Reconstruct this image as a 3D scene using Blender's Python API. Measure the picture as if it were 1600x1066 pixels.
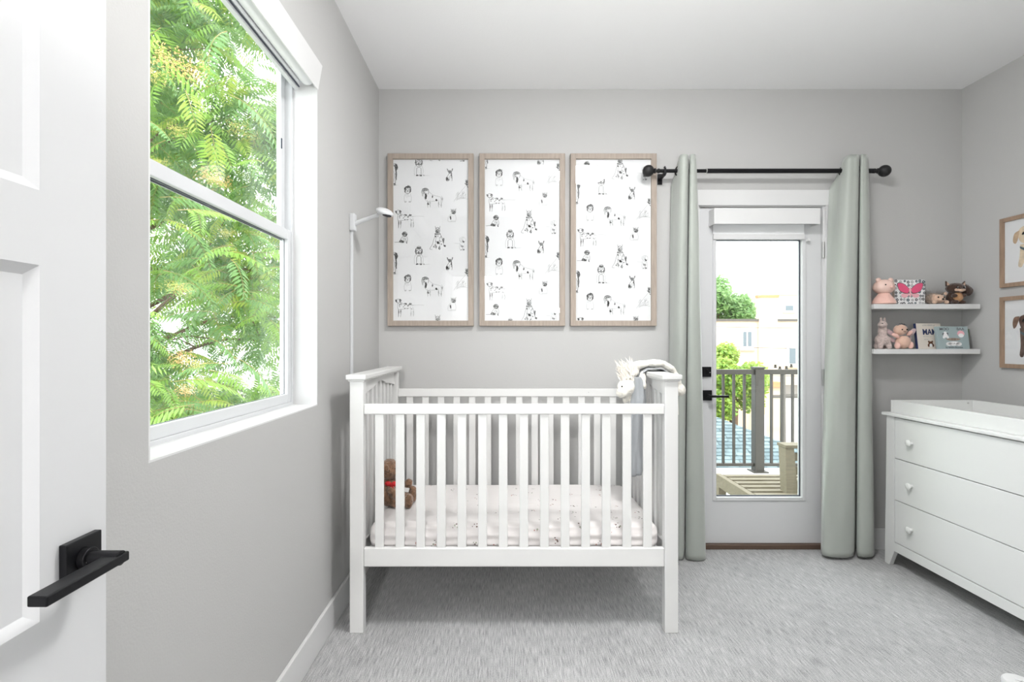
import bpy, bmesh, math, random
from math import pi, sin, cos, radians
from mathutils import Vector, Matrix, noise as mnoise

random.seed(7)
for o in list(bpy.data.objects):
    bpy.data.objects.remove(o)
S = bpy.context.scene
C = S.collection

# ------------------------------------------------------------------ camera, world, sun, exposure
CAMZ = 1.254
cam_data = bpy.data.cameras.new('camera')
cam_data.sensor_width = 36
cam_data.lens = 18.0
cam_data.shift_x = 0.0075
cam_data.shift_y = 0.0006
cam_data.clip_start = 0.02
cam_data.clip_end = 400
cam = bpy.data.objects.new('camera', cam_data)
C.objects.link(cam)
cam.location = (0, 0, CAMZ)
cam.rotation_euler = (pi/2, 0, 0)
S.camera = cam

w = bpy.data.worlds.new('World'); S.world = w
w.use_nodes = True
bg = w.node_tree.nodes['Background']
bg.inputs[0].default_value = (0.93, 0.97, 1.0, 1)
bg.inputs[1].default_value = 1.9

sun_d = bpy.data.lights.new('sun', 'SUN'); sun_d.energy = 1.0; sun_d.angle = radians(3); sun_d.color = (1, .95, .86)
sun = bpy.data.objects.new('sun', sun_d); C.objects.link(sun)
sun.rotation_euler = (radians(42), 0, radians(28))     # from behind the room, high: lights the outdoors only

# unseen fill light, added and aimed upwards to brighten the ceiling
fl_d = bpy.data.lights.new('ceiling_fill', 'AREA'); fl_d.energy = 9.5; fl_d.shape = 'DISK'; fl_d.size = .35; fl_d.color = (1, .995, .985)
fl = bpy.data.objects.new('ceiling_fill', fl_d); C.objects.link(fl)
fl.location = (.50, .62, 1.60); fl.rotation_euler = (radians(180-14), 0, radians(-8))

S.view_settings.view_transform = 'Standard'
S.view_settings.look = 'None'
S.view_settings.exposure = 1.38
S.view_settings.gamma = 1.0
S.view_settings.use_curve_mapping = False
LAMP = 29.0      # ceiling lamp emission
HALL_FILL = 135.0     # emission of the added fill globe in the unseen hallway

def P(px, py, Y):
    "world point seen at a pixel of the photograph at depth Y (survey helper)"
    return Vector(((px-788)/800*Y, Y, CAMZ-(py-534)/800*Y))

# ------------------------------------------------------------------ materials
def mat(name, col, rough=.5, metal=0, bump=None, var=None, spec=.5, sheen=0, coat=0, trans=None, emit=None):
    m = bpy.data.materials.new(name); m.use_nodes = True
    nt = m.node_tree; b = nt.nodes['Principled BSDF']
    b.inputs['Base Color'].default_value = (*col, 1)
    b.inputs['Roughness'].default_value = rough
    b.inputs['Metallic'].default_value = metal
    b.inputs['Specular IOR Level'].default_value = spec
    if sheen: b.inputs['Sheen Weight'].default_value = sheen
    if coat: b.inputs['Coat Weight'].default_value = coat
    tc = nt.nodes.new('ShaderNodeTexCoord')
    if var:                       # (scale, amount, stretch)
        mp = nt.nodes.new('ShaderNodeMapping'); mp.inputs['Scale'].default_value = var[2] if len(var) > 2 else (1, 1, 1)
        n = nt.nodes.new('ShaderNodeTexNoise'); n.inputs['Scale'].default_value = var[0]; n.inputs['Detail'].default_value = 5
        r = nt.nodes.new('ShaderNodeMapRange'); r.inputs['From Min'].default_value = .3; r.inputs['From Max'].default_value = .7
        r.inputs['To Min'].default_value = 1-var[1]; r.inputs['To Max'].default_value = 1+var[1]
        h = nt.nodes.new('ShaderNodeHueSaturation'); h.inputs['Color'].default_value = (*col, 1)
        nt.links.new(tc.outputs['Object'], mp.inputs[0]); nt.links.new(mp.outputs[0], n.inputs['Vector'])
        nt.links.new(n.outputs['Fac'], r.inputs[0]); nt.links.new(r.outputs[0], h.inputs['Value'])
        nt.links.new(h.outputs[0], b.inputs['Base Color'])
    if bump:                      # (scale, strength, distance[, stretch])
        mp = nt.nodes.new('ShaderNodeMapping'); mp.inputs['Scale'].default_value = bump[3] if len(bump) > 3 else (1, 1, 1)
        n = nt.nodes.new('ShaderNodeTexNoise'); n.inputs['Scale'].default_value = bump[0]; n.inputs['Detail'].default_value = 3
        bp = nt.nodes.new('ShaderNodeBump'); bp.inputs['Strength'].default_value = bump[1]; bp.inputs['Distance'].default_value = bump[2]
        nt.links.new(tc.outputs['Object'], mp.inputs[0]); nt.links.new(mp.outputs[0], n.inputs['Vector'])
        nt.links.new(n.outputs['Fac'], bp.inputs['Height']); nt.links.new(bp.outputs[0], b.inputs['Normal'])
    if trans:                     # translucency
        out = nt.nodes['Material Output']
        t = nt.nodes.new('ShaderNodeBsdfTranslucent'); t.inputs[0].default_value = (*trans[0], 1)
        mx = nt.nodes.new('ShaderNodeMixShader'); mx.inputs[0].default_value = trans[1]
        nt.links.new(b.outputs[0], mx.inputs[1]); nt.links.new(t.outputs[0], mx.inputs[2]); nt.links.new(mx.outputs[0], out.inputs[0])
    if emit:
        b.inputs['Emission Color'].default_value = (*emit[0], 1); b.inputs['Emission Strength'].default_value = emit[1]
    return m

def glass_mat(name, tint=(1, 1, 1), ior=1.5, rough=0.0, boost=0.0):
    m = bpy.data.materials.new(name); m.use_nodes = True
    nt = m.node_tree; nt.nodes.remove(nt.nodes['Principled BSDF']); out = nt.nodes['Material Output']
    ge = nt.nodes.new('ShaderNodeNewGeometry')
    dt = nt.nodes.new('ShaderNodeVectorMath'); dt.operation = 'DOT_PRODUCT'
    nt.links.new(ge.outputs['Incoming'], dt.inputs[0]); nt.links.new(ge.outputs['Normal'], dt.inputs[1])
    def mth(op, a, b):
        n = nt.nodes.new('ShaderNodeMath'); n.operation = op
        for i, q in enumerate((a, b)):
            if q is None: continue
            if isinstance(q, (int, float)): n.inputs[i].default_value = q
            else: nt.links.new(q, n.inputs[i])
        return n.outputs[0]
    c_ = mth('ABSOLUTE', dt.outputs['Value'], None)
    f_ = mth('ADD', mth('MULTIPLY', mth('POWER', mth('SUBTRACT', 1.0, c_), 5.0), .96), .04)
    class f: outputs = [f_]
    tr = nt.nodes.new('ShaderNodeBsdfTransparent'); tr.inputs[0].default_value = (*tint, 1)
    g = nt.nodes.new('ShaderNodeBsdfGlossy'); g.inputs['Roughness'].default_value = rough
    mx = nt.nodes.new('ShaderNodeMixShader')
    nt.links.new(f.outputs[0], mx.inputs[0]); nt.links.new(tr.outputs[0], mx.inputs[1]); nt.links.new(g.outputs[0], mx.inputs[2])
    nt.links.new(mx.outputs[0], out.inputs[0])
    return m

M = {}
M['wall'] = mat('wall_paint', (.525, .522, .515), .75, bump=(170, .25, .002), spec=.25)
M['ceiling'] = mat('ceiling_paint', (.93, .93, .935), .85, bump=(150, .2, .002), spec=.2)
M['white'] = mat('white_trim_paint', (.72, .72, .72), .38, spec=.4)
M['vinyl'] = mat('white_vinyl', (.66, .67, .685), .3)
M['crib'] = mat('crib_white_paint', (.73, .728, .718), .36, spec=.4)
M['dresser'] = mat('dresser_white_paint', (.74, .745, .735), .33, spec=.45)
M['doorw'] = mat('door_white_paint', (.67, .675, .685), .4, spec=.4)
M['dark_gap'] = mat('gasket_and_gap_grey', (.06, .07, .09), .6)
M['black'] = mat('black_metal', (.012, .012, .014), .38, .6)
M['blackm'] = mat('matte_black_metal', (.015, .015, .016), .5, .2)
M['chrome'] = mat('satin_nickel', (.55, .55, .54), .3, 1)
M['frame'] = mat('greige_oak', (.37, .31, .262), .6, var=(14, .12, (6, 6, .7)), bump=(60, .15, .001, (4, 4, .3)))
M['frame2'] = mat('brown_oak', (.34, .235, .165), .6, var=(14, .15, (6, 6, .7)), bump=(60, .15, .001, (4, 4, .3)))
M['paper'] = mat('art_paper', (.78, .79, .80), .5, spec=.3)
M['ink'] = mat('ink_dark', (.15, .155, .155), .9, spec=.1)
M['ink2'] = mat('ink_grey', (.42, .43, .43), .9, spec=.1)
M['glass'] = glass_mat('window_glass', (.985, 1, .99))
M['pglass'] = glass_mat('picture_glass', (1, 1, 1), 1.5, .015)
M['curtain'] = mat('sage_fabric', (.40, .425, .392), .42, sheen=.3, bump=(900, .15, .0006), spec=.35)
M['sheet'] = mat('crib_sheet', (.76, .725, .715), .9, sheen=.2, bump=(14, .35, .01))
M['shade'] = mat('shade_fabric', (.84, .85, .86), .8, bump=(600, .1, .0004))
M['teddy'] = mat('brown_plush', (.235, .13, .075), .95, sheen=.5, var=(60, .35), bump=(140, .9, .006))
M['red'] = mat('red_ribbon', (.60, .015, .02), .4)
M['eye'] = mat('black_eye', (.01, .01, .01), .15)
M['plushw'] = mat('white_plush', (.80, .77, .70), .95, sheen=.5, bump=(120, .8, .005))
M['plushp'] = mat('cream_pile', (.88, .83, .76), .95, sheen=.5)
M['blue'] = mat('blue_grey_cotton', (.32, .335, .35), .85, sheen=.2, bump=(300, .3, .001))
M['pinkdoll'] = mat('pink_vinyl', (.80, .57, .50), .45)
M['pinkp'] = mat('pink_plush', (.80, .50, .43), .9, sheen=.4, bump=(150, .6, .003))
M['peach'] = mat('peach_plush', (.68, .45, .35), .9, sheen=.4, bump=(150, .6, .003))
M['knit'] = mat('pink_grey_knit', (.55, .44, .41), .95, sheen=.4, var=(120, .25), bump=(200, .8, .003))
M['lilac'] = mat('lilac_satin', (.60, .44, .46), .45, sheen=.3)
M['darkbr'] = mat('dark_brown_plush', (.055, .027, .017), .95, sheen=.4, bump=(160, .8, .004))
M['tan'] = mat('tan_plush', (.50, .27, .13), .95, sheen=.4, bump=(160, .8, .004))
M['hog'] = mat('grey_brown_pile', (.30, .23, .18), .95, sheen=.4, var=(80, .4))
M['hogf'] = mat('beige_plush', (.62, .43, .32), .95, sheen=.4, bump=(160, .6, .003))
M['pages'] = mat('paper_pages', (.74, .70, .62), .9)
M['navy'] = mat('navy_print', (.03, .045, .13), .6)
M['creamc'] = mat('cream_cover', (.74, .68, .61), .5)
M['teal'] = mat('teal_cover', (.34, .42, .43), .45)
M['green'] = mat('green_cover', (.10, .16, .08), .5)
M['hotpink'] = mat('pink_print', (.78, .10, .22), .5)
M['lpink'] = mat('light_pink_print', (.85, .45, .5), .5)
M['lwhite'] = mat('white_print', (.86, .86, .86), .6)
M['lgrey'] = mat('grey_print', (.12, .12, .13), .6)
M['brownp'] = mat('brown_print', (.12, .05, .025), .6)
M['wash1'] = mat('watercolour_cream', (.70, .58, .42), .9, var=(40, .15))
M['wash2'] = mat('watercolour_tan', (.52, .37, .24), .9, var=(40, .2))
M['wash3'] = mat('watercolour_brown', (.10, .055, .04), .9, var=(60, .4))
M['wash4'] = mat('watercolour_umber', (.22, .13, .09), .9, var=(60, .3))
M['collar'] = mat('teal_collar_print', (.05, .09, .11), .7)
M['bronze'] = mat('bronze_rail', (.04, .036, .03), .5, .3)
M['thresh'] = mat('threshold_bronze', (.15, .10, .075), .45, .4)
M['deck'] = mat('deck_membrane', (.66, .65, .63), .9, var=(5, .06))
M['teak'] = mat('weathered_teak', (.19, .16, .105), .7, var=(10, .15, (1, 8, 8)))
M['roofm'] = mat('slate_shingle', (.12, .165, .18), .9, var=(9, .2))
M['stucco'] = mat('tan_brick_wall', (.72, .58, .44), .9, var=(.8, .05))
M['stucco2'] = mat('tan_block_wall', (.62, .47, .33), .9, var=(2, .06))
M['coping'] = mat('dark_coping', (.10, .09, .08), .7)
M['orange'] = mat('terracotta_coping', (.58, .24, .11), .8)
M['palew'] = mat('pale_render', (.80, .78, .75), .9)
M['far_glass'] = mat('far_window_glass', (.12, .15, .17), .15)
M['ground'] = mat('alley_ground', (.42, .42, .38), .95, var=(.6, .2))
M['bark'] = mat('tree_bark', (.15, .09, .055), .9, var=(12, .2), bump=(30, .5, .01))
M['stem'] = mat('leaf_stem', (.30, .24, .08), .7)
M['leaf1'] = mat('leaf_bright', (.24, .40, .085), .38, trans=((.40, .64, .11), .42))
M['leaf2'] = mat('leaf_mid', (.14, .27, .09), .38, trans=((.23, .43, .12), .40))
M['leaf3'] = mat('leaf_yellow', (.27, .36, .06), .45, trans=((.45, .56, .10), .42))
M['leaf4'] = mat('leaf_far', (.21, .34, .13), .5, trans=((.34, .52, .19), .40))
M['seed'] = mat('seed_yellow', (.50, .46, .14), .6, trans=((.6, .5, .15), .4))
M['seed2'] = mat('seed_peach', (.78, .46, .18), .6, trans=((.95, .55, .25), .4))
M['wire'] = mat('wire_black', (.05, .05, .05), .6)
M['lens'] = mat('camera_lens', (.02, .02, .025), .15)
M['lampw'] = mat('lamp_housing', (.8, .8, .8), .5)
M['diff'] = mat('lamp_diffuser', (.9, .9, .9), .5, emit=((1, .995, .985), LAMP))
M['halld'] = mat('hall_fill_glow', (.9, .9, .9), .5, emit=((1, .99, .98), HALL_FILL))
M['spring'] = mat('mattress_support', (.55, .55, .55), .6)

# carpet: loop pile with streaks running into the room
def carpet_mat():
    m = bpy.data.materials.new('grey_loop_carpet'); m.use_nodes = True
    nt = m.node_tree; b = nt.nodes['Principled BSDF']; L = nt.links
    b.inputs['Roughness'].default_value = .95; b.inputs['Specular IOR Level'].default_value = .1
    b.inputs['Sheen Weight'].default_value = .25
    tc = nt.nodes.new('ShaderNodeTexCoord')
    def nz(scale, stretch, detail=4):
        mp = nt.nodes.new('ShaderNodeMapping'); mp.inputs['Scale'].default_value = stretch
        n = nt.nodes.new('ShaderNodeTexNoise'); n.inputs['Scale'].default_value = scale; n.inputs['Detail'].default_value = detail
        L.new(tc.outputs['Object'], mp.inputs[0]); L.new(mp.outputs[0], n.inputs['Vector']); return n.outputs['Fac']
    def math_(op, a, bb):
        n = nt.nodes.new('ShaderNodeMath'); n.operation = op
        for i, v in enumerate((a, bb)):
            if isinstance(v, (int, float)): n.inputs[i].default_value = v
            else: L.new(v, n.inputs[i])
        return n.outputs[0]
    streak = nz(42, (6.5, .35, 1), 3)
    fine = nz(330, (1.1, .7, 1), 2)
    big = nz(3, (1, 1, 1), 3)
    v = math_('ADD', math_('ADD', math_('MULTIPLY', streak, .5), math_('MULTIPLY', fine, .42)), math_('MULTIPLY', big, .12))
    rp = nt.nodes.new('ShaderNodeValToRGB')
    rp.color_ramp.elements[0].position = .36; rp.color_ramp.elements[0].color = (.17, .17, .172, 1)
    rp.color_ramp.elements[1].position = .70; rp.color_ramp.elements[1].color = (.64, .64, .64, 1)
    L.new(v, rp.inputs[0]); L.new(rp.outputs[0], b.inputs['Base Color'])
    bp = nt.nodes.new('ShaderNodeBump'); bp.inputs['Strength'].default_value = .7; bp.inputs['Distance'].default_value = .004
    L.new(v, bp.inputs['Height']); L.new(bp.outputs[0], b.inputs['Normal'])
    return m
M['carpet'] = carpet_mat()

def sheet_print():
    m = M['sheet']; nt = m.node_tree; b = nt.nodes['Principled BSDF']; L = nt.links
    tc = nt.nodes.new('ShaderNodeTexCoord')
    v1 = nt.nodes.new('ShaderNodeTexVoronoi'); v1.inputs['Scale'].default_value = 11; v1.inputs['Randomness'].default_value = .55
    v2 = nt.nodes.new('ShaderNodeTexVoronoi'); v2.inputs['Scale'].default_value = 85
    a = nt.nodes.new('ShaderNodeMath'); a.operation = 'LESS_THAN'; a.inputs[1].default_value = .21
    c = nt.nodes.new('ShaderNodeMath'); c.operation = 'LESS_THAN'; c.inputs[1].default_value = .34
    d = nt.nodes.new('ShaderNodeMath'); d.operation = 'MULTIPLY'
    rp = nt.nodes.new('ShaderNodeValToRGB'); rp.color_ramp.interpolation = 'CONSTANT'
    rp.color_ramp.elements[0].color = (.16, .11, .10, 1); rp.color_ramp.elements[1].position = .5; rp.color_ramp.elements[1].color = (.42, .20, .18, 1)
    e = rp.color_ramp.elements.new(.75); e.color = (.28, .30, .22, 1)
    sp = nt.nodes.new('ShaderNodeSeparateColor')
    mx = nt.nodes.new('ShaderNodeMix'); mx.data_type = 'RGBA'
    mx.inputs[6].default_value = (.76, .725, .715, 1)
    L.new(tc.outputs['Object'], v1.inputs['Vector']); L.new(tc.outputs['Object'], v2.inputs['Vector'])
    L.new(v1.outputs['Distance'], a.inputs[0]); L.new(v2.outputs['Distance'], c.inputs[0])
    L.new(a.outputs[0], d.inputs[0]); L.new(c.outputs[0], d.inputs[1])
    L.new(v2.outputs['Color'], sp.inputs[0]); L.new(sp.outputs[0], rp.inputs[0])
    L.new(rp.outputs[0], mx.inputs[7]); L.new(d.outputs[0], mx.inputs[0]); L.new(mx.outputs[2], b.inputs['Base Color'])
sheet_print()

# ------------------------------------------------------------------ mesh builder
class MB:
    def __init__(self): self.v = []; self.f = []; self.mi = []; self.cur = 0
    def add(self, vs, fs):
        n = len(self.v); self.v += [Vector(a) for a in vs]
        self.f += [tuple(i+n for i in f) for f in fs]; self.mi += [self.cur]*len(fs); return self
    def box(self, x0, x1, y0, y1, z0, z1):
        return self.add([(x0,y0,z0),(x1,y0,z0),(x1,y1,z0),(x0,y1,z0),(x0,y0,z1),(x1,y0,z1),(x1,y1,z1),(x0,y1,z1)],
                        [(0,3,2,1),(4,5,6,7),(0,1,5,4),(1,2,6,5),(2,3,7,6),(3,0,4,7)])
    def hexa(self, b, t):        # four bottom points and four top points, counter-clockwise
        return self.add(list(b)+list(t), [(0,3,2,1),(4,5,6,7),(0,1,5,4),(1,2,6,5),(2,3,7,6),(3,0,4,7)])
    def tube(self, pts, r, n=10, cap=True):
        pts = [Vector(p) for p in pts]; k = len(pts)
        rs = r if isinstance(r, (list, tuple)) else [r]*k
        vs = []; up = None
        for i, p in enumerate(pts):
            t = (pts[min(i+1, k-1)]-pts[max(i-1, 0)]).normalized()
            if up is None:
                up = Vector((0, 0, 1)) if abs(t.z) < .9 else Vector((1, 0, 0))
            a = t.cross(up).normalized(); bb = a.cross(t).normalized(); up = bb
            for j in range(n):
                an = 2*pi*j/n; vs.append(p+a*cos(an)*rs[i]+bb*sin(an)*rs[i])
        fs = [(i*n+j, i*n+(j+1) % n, (i+1)*n+(j+1) % n, (i+1)*n+j) for i in range(k-1) for j in range(n)]
        if cap: fs += [tuple(range(n-1, -1, -1)), tuple((k-1)*n+j for j in range(n))]
        return self.add(vs, fs)
    def lathe(self, prof, origin, axis='Z', n=24):     # prof: (radius, height)
        vs = []; o = Vector(origin)
        for r, h in prof:
            for j in range(n):
                a = 2*pi*j/n; c, s = r*cos(a), r*sin(a)
                vs.append(o+Vector({'Z': (c, s, h), 'Y': (s, h, c), 'X': (h, c, s)}[axis]))
        k = len(prof)
        fs = [(i*n+j, i*n+(j+1) % n, (i+1)*n+(j+1) % n, (i+1)*n+j) for i in range(k-1) for j in range(n)]
        fs += [tuple(range(n-1, -1, -1)), tuple((k-1)*n+j for j in range(n))]
        return self.add(vs, fs)
    def ell(self, c, r, rot=None, nu=14, nv=9):
        R = rot.to_matrix() if rot is not None and hasattr(rot, 'to_matrix') else Matrix.Identity(3)
        c = Vector(c); vs = [c+R@Vector((0, 0, r[2]))]
        for i in range(1, nv):
            t = pi*i/nv
            for j in range(nu):
                a = 2*pi*j/nu; vs.append(c+R@Vector((r[0]*sin(t)*cos(a), r[1]*sin(t)*sin(a), r[2]*cos(t))))
        vs.append(c+R@Vector((0, 0, -r[2]))); last = len(vs)-1
        fs = [(0, 1+j, 1+(j+1) % nu) for j in range(nu)]
        for i in range(nv-2):
            fs += [(1+i*nu+j, 1+(i+1)*nu+j, 1+(i+1)*nu+(j+1) % nu, 1+i*nu+(j+1) % nu) for j in range(nu)]
        fs += [(last, 1+(nv-2)*nu+(j+1) % nu, 1+(nv-2)*nu+j) for j in range(nu)]
        return self.add(vs, fs)
    def prism(self, poly, a0, a1, axis='Y'):           # polygon in the plane across axis, extruded a0..a1
        def pt(u, v, a): return {'Y': (u, a, v), 'X': (a, u, v), 'Z': (u, v, a)}[axis]
        n = len(poly)
        return self.add([pt(u, v, a0) for u, v in poly]+[pt(u, v, a1) for u, v in poly],
                        [tuple(range(n)), tuple(range(2*n-1, n-1, -1))]+[(i, i+n, (i+1) % n+n, (i+1) % n) for i in range(n)])
    def grid(self, rows):
        h = len(rows); k = len(rows[0])
        return self.add([p for r in rows for p in r], [(i*k+j, i*k+j+1, (i+1)*k+j+1, (i+1)*k+j) for i in range(h-1) for j in range(k-1)])
    def mesh(self, name, mats):
        me = bpy.data.meshes.new(name); me.from_pydata([tuple(v) for v in self.v], [], self.f)
        for m_ in (mats if isinstance(mats, (list, tuple)) else [mats]): me.materials.append(m_)
        me.polygons.foreach_set('material_index', self.mi)
        me.update(); return me
    def build(self, name, m_, parent=None, bevel=0, smooth=False, fix=True, seg=2, origin=None, **tags):
        off = root_loc(parent)
        org = Vector(origin) if origin is not None else off
        for v in self.v: v -= org
        me = self.mesh(name, m_)
        if fix:
            bm = bmesh.new(); bm.from_mesh(me); bmesh.ops.recalc_face_normals(bm, faces=bm.faces); bm.to_mesh(me); bm.free()
        if smooth:
            me.polygons.foreach_set('use_smooth', [True]*len(me.polygons))
            try: me.set_sharp_from_angle(angle=radians(45))
            except Exception: pass
        o = bpy.data.objects.new(name, me); C.objects.link(o)
        if parent: o.parent = parent
        o.location = org-off
        if bevel:
            b = o.modifiers.new('bevel', 'BEVEL'); b.width = bevel; b.segments = seg; b.limit_method = 'ANGLE'; b.angle_limit = radians(40)
            b.harden_normals = False
        for k, v in tags.items(): o[k] = v
        return o

def root_loc(p):
    l = Vector((0, 0, 0))
    while p is not None:
        l = l+p.location; p = p.parent
    return l

def thing(name, label, cat, loc=(0, 0, 0), group=None, kind=None):
    o = bpy.data.objects.new(name, None); C.objects.link(o); o.location = loc; o.empty_display_size = .1
    if kind: o['kind'] = kind
    if label: o['label'] = label
    if cat: o['category'] = cat
    if group: o['group'] = group
    return o

def struct(name, mb, m_, **kw):
    o = mb.build(name, m_, **kw); o['kind'] = 'structure'; return o

def blob(name, ells, m_, parent, voxel=.005, disp=0, dscale=.01, seed=0, **tags):
    "several ellipsoids fused into one soft continuous surface"
    mb = MB()
    for e in ells: mb.ell(e[0], e[1], e[2] if len(e) > 2 else None)
    o = mb.build(name, m_, parent, smooth=True, **tags)
    r = o.modifiers.new('fuse', 'REMESH'); r.mode = 'VOXEL'; r.voxel_size = voxel; r.use_smooth_shade = True
    s = o.modifiers.new('smooth', 'SMOOTH'); s.factor = .6; s.iterations = 4
    if disp:
        t = bpy.data.textures.new(name+'_pile', 'CLOUDS'); t.noise_scale = dscale
        d = o.modifiers.new('pile', 'DISPLACE'); d.texture = t; d.strength = disp; d.mid_level = .5; d.texture_coords = 'LOCAL'
    return o

def catmull(pts, n):
    out = []; k = len(pts)
    for i in range(n):
        t = i/(n-1)*(k-1); j = min(int(t), k-2); u = t-j
        p0, p1, p2, p3 = pts[max(j-1, 0)], pts[j], pts[j+1], pts[min(j+2, k-1)]
        out.append(tuple(.5*(2*b+(c-a)*u+(2*a-5*b+4*c-d)*u*u+(3*b-a-3*c+d)*u**3) for a, b, c, d in zip(p0, p1, p2, p3)))
    return out

# ------------------------------------------------------------------ room shell
XL, XR, YB, YF, ZC = -.76, 2.77, 3.10, -.09, 2.783
struct('floor', MB().box(XL-.16, XR+.16, YF-.16, YB+.02, -.06, 0), M['carpet'])
struct('ceiling', MB().box(XL-.16, XR+.16, YF-.16, YB+.16, ZC, ZC+.12), M['ceiling'])
WY0, WY1, WZ0, WZ1 = 1.0935, 2.082, .994, 2.40
w_ = MB()
w_.box(XL-.14, XL, YF-.16, WY0, 0, ZC).box(XL-.14, XL, WY1, YB+.16, 0, ZC)
w_.box(XL-.14, XL, WY0, WY1, 0, WZ0).box(XL-.14, XL, WY0, WY1, WZ1, ZC)
struct('wall_left', w_, M['wall'])
DX0, DX1, DZ1 = 1.165, 1.945, 2.085
w_ = MB()
w_.box(XL, DX0, YB, YB+.16, 0, ZC).box(DX1, XR+.16, YB, YB+.16, 0, ZC).box(DX0, DX1, YB, YB+.16, DZ1, ZC)
struct('wall_back', w_, M['wall'])
struct('wall_right', MB().box(XR, XR+.16, YF-.16, YB, 0, ZC), M['wall'])
w_ = MB()
w_.box(XL, -.66, YF-.12, YF, 0, ZC).box(.22, XR, YF-.12, YF, 0, ZC).box(-.66, .22, YF-.12, YF, 2.06, ZC)
struct('wall_front', w_, M['wall'])
# hallway behind the camera
h_ = MB()
h_.box(-1.6, -1.5, -4.0, YF-.12, 0, ZC).box(1.5, 1.6, -4.0, YF-.12, 0, ZC).box(-1.6, 1.6, -4.1, -4.0, 0, ZC)
struct('wall_hallway', h_, M['wall'])
struct('floor_hallway', MB().box(-1.6, 1.6, -4.1, YF-.16, -.06, 0), M['carpet'])
struct('ceiling_hallway', MB().box(-1.6, 1.6, -4.1, YF-.16, ZC, ZC+.12), M['ceiling'])

def baseboard(name, x0, x1, y0, y1):
    struct(name, MB().box(x0, x1, y0, y1, 0, .125), M['white'], bevel=.003)
baseboard('baseboard_left', XL, XL+.014, YF, YB)
baseboard('baseboard_back', XL+.014, 1.09, YB-.014, YB)
baseboard('baseboard_back_right', 2.03, XR-.014, YB-.014, YB)
baseboard('baseboard_right', XR-.014, XR, YF, YB)
baseboard('baseboard_front', .32, XR-.014, YF, YF+.014)

# ------------------------------------------------------------------ left window
win = thing('window_1', None, None, (XL, (WY0+WY1)/2, WZ0), kind='structure')
t_ = .005
r_ = MB(); xi = -.856
r_.box(xi, XL, WY1-t_, WY1, WZ0, WZ1).box(xi, XL, WY0, WY0+t_, WZ0, WZ1).box(xi, XL, WY0+t_, WY1-t_, WZ1-t_, WZ1)
r_.build('jamb', M['white'], win)
MB().box(xi, XL, WY0+t_, WY1-t_, WZ0, WZ0+t_).build('sill', M['white'], win)
xf0, xf1 = -.906, -.856
def ring(mb, x0, x1, y0, y1, z0, z1, a, b_=None, c_=None, d_=None):
    b_ = a if b_ is None else b_; c_ = a if c_ is None else c_; d_ = a if d_ is None else d_
    mb.box(x0, x1, y0, y0+a, z0, z1).box(x0, x1, y1-b_, y1, z0, z1)
    mb.box(x0, x1, y0+a, y1-b_, z0, z0+c_).box(x0, x1, y0+a, y1-b_, z1-d_, z1); return mb
ring(MB(), xf0, xf1, WY0, WY1, WZ0, WZ1, .018).build('frame', M['vinyl'], win, bevel=.002)
ls = ring(MB(), -.8835, -.860, WY0+.018, WY1-.018, WZ0+.018, 1.700, .032, .030, .034, .040).build('sash', M['vinyl'], win, bevel=.002)
ring(MB(), -.8755, -.8735, WY0+.045, WY1-.043, WZ0+.047, 1.664, .006).build('gasket', M['dark_gap'], ls)
MB().box(-.877, -.875, WY0+.046, WY1-.044, WZ0+.048, 1.664).build('glass_pane', M['glass'], ls)
us = ring(MB(), -.904, -.8845, WY0+.018, WY1-.018, 1.662, WZ1-.018, .034, .034, .036, .034).build('sash', M['vinyl'], win, bevel=.002)
MB().box(-.897, -.895, WY0+.05, WY1-.05, 1.69, WZ1-.05).build('glass_pane', M['glass'], us)
MB().box(-.8845, -.883, WY0+.05, WY1-.05, 1.655, 1.6615).build('weatherstrip', M['dark_gap'], win)
# sash tilt latch notch and screw
MB().box(-.8845, -.881, WY1-.056, WY1-.050, 2.02, 2.06).build('latch', M['dark_gap'], win)

bl = thing('roller_blind', 'white roller blind with square fascia above the tall side window', 'blind', (-.80, 1.588, 2.27))
by0, by1 = WY0+.008, WY1-.008
MB().hexa([(-.757, by0, 2.272), (-.752, by0, 2.272), (-.752, by1-.004, 2.272), (-.757, by1-.004, 2.272)],
          [(-.742, by0, 2.372), (-.737, by0, 2.372), (-.737, by1+.002, 2.372), (-.742, by1+.002, 2.372)]).build('fascia', M['white'], bl, bevel=.001)
MB().box(-.845, -.742, by0, by1, 2.366, 2.372).build('top_plate', M['white'], bl)
MB().tube([(-.792, by0+.01, 2.318), (-.792, by1-.012, 2.318)], .031, 24).build('roller_tube', M['shade'], bl, smooth=True)
MB().box(-.8235, -.8225, by0+.015, by1-.02, 2.285, 2.32).build('shade_fabric', M['shade'], bl)
MB().box(-.846, -.829, by0+.006, by1-.006, 2.270, 2.30).build('hem_bar', M['vinyl'], bl, bevel=.002)
MB().box(-.8285, -.8245, by0+.006, by1-.012, 2.279, 2.283).build('gap_shade_strip', M['dark_gap'], bl)  # solid dark strip standing in for shade between roller and hem bar

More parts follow.
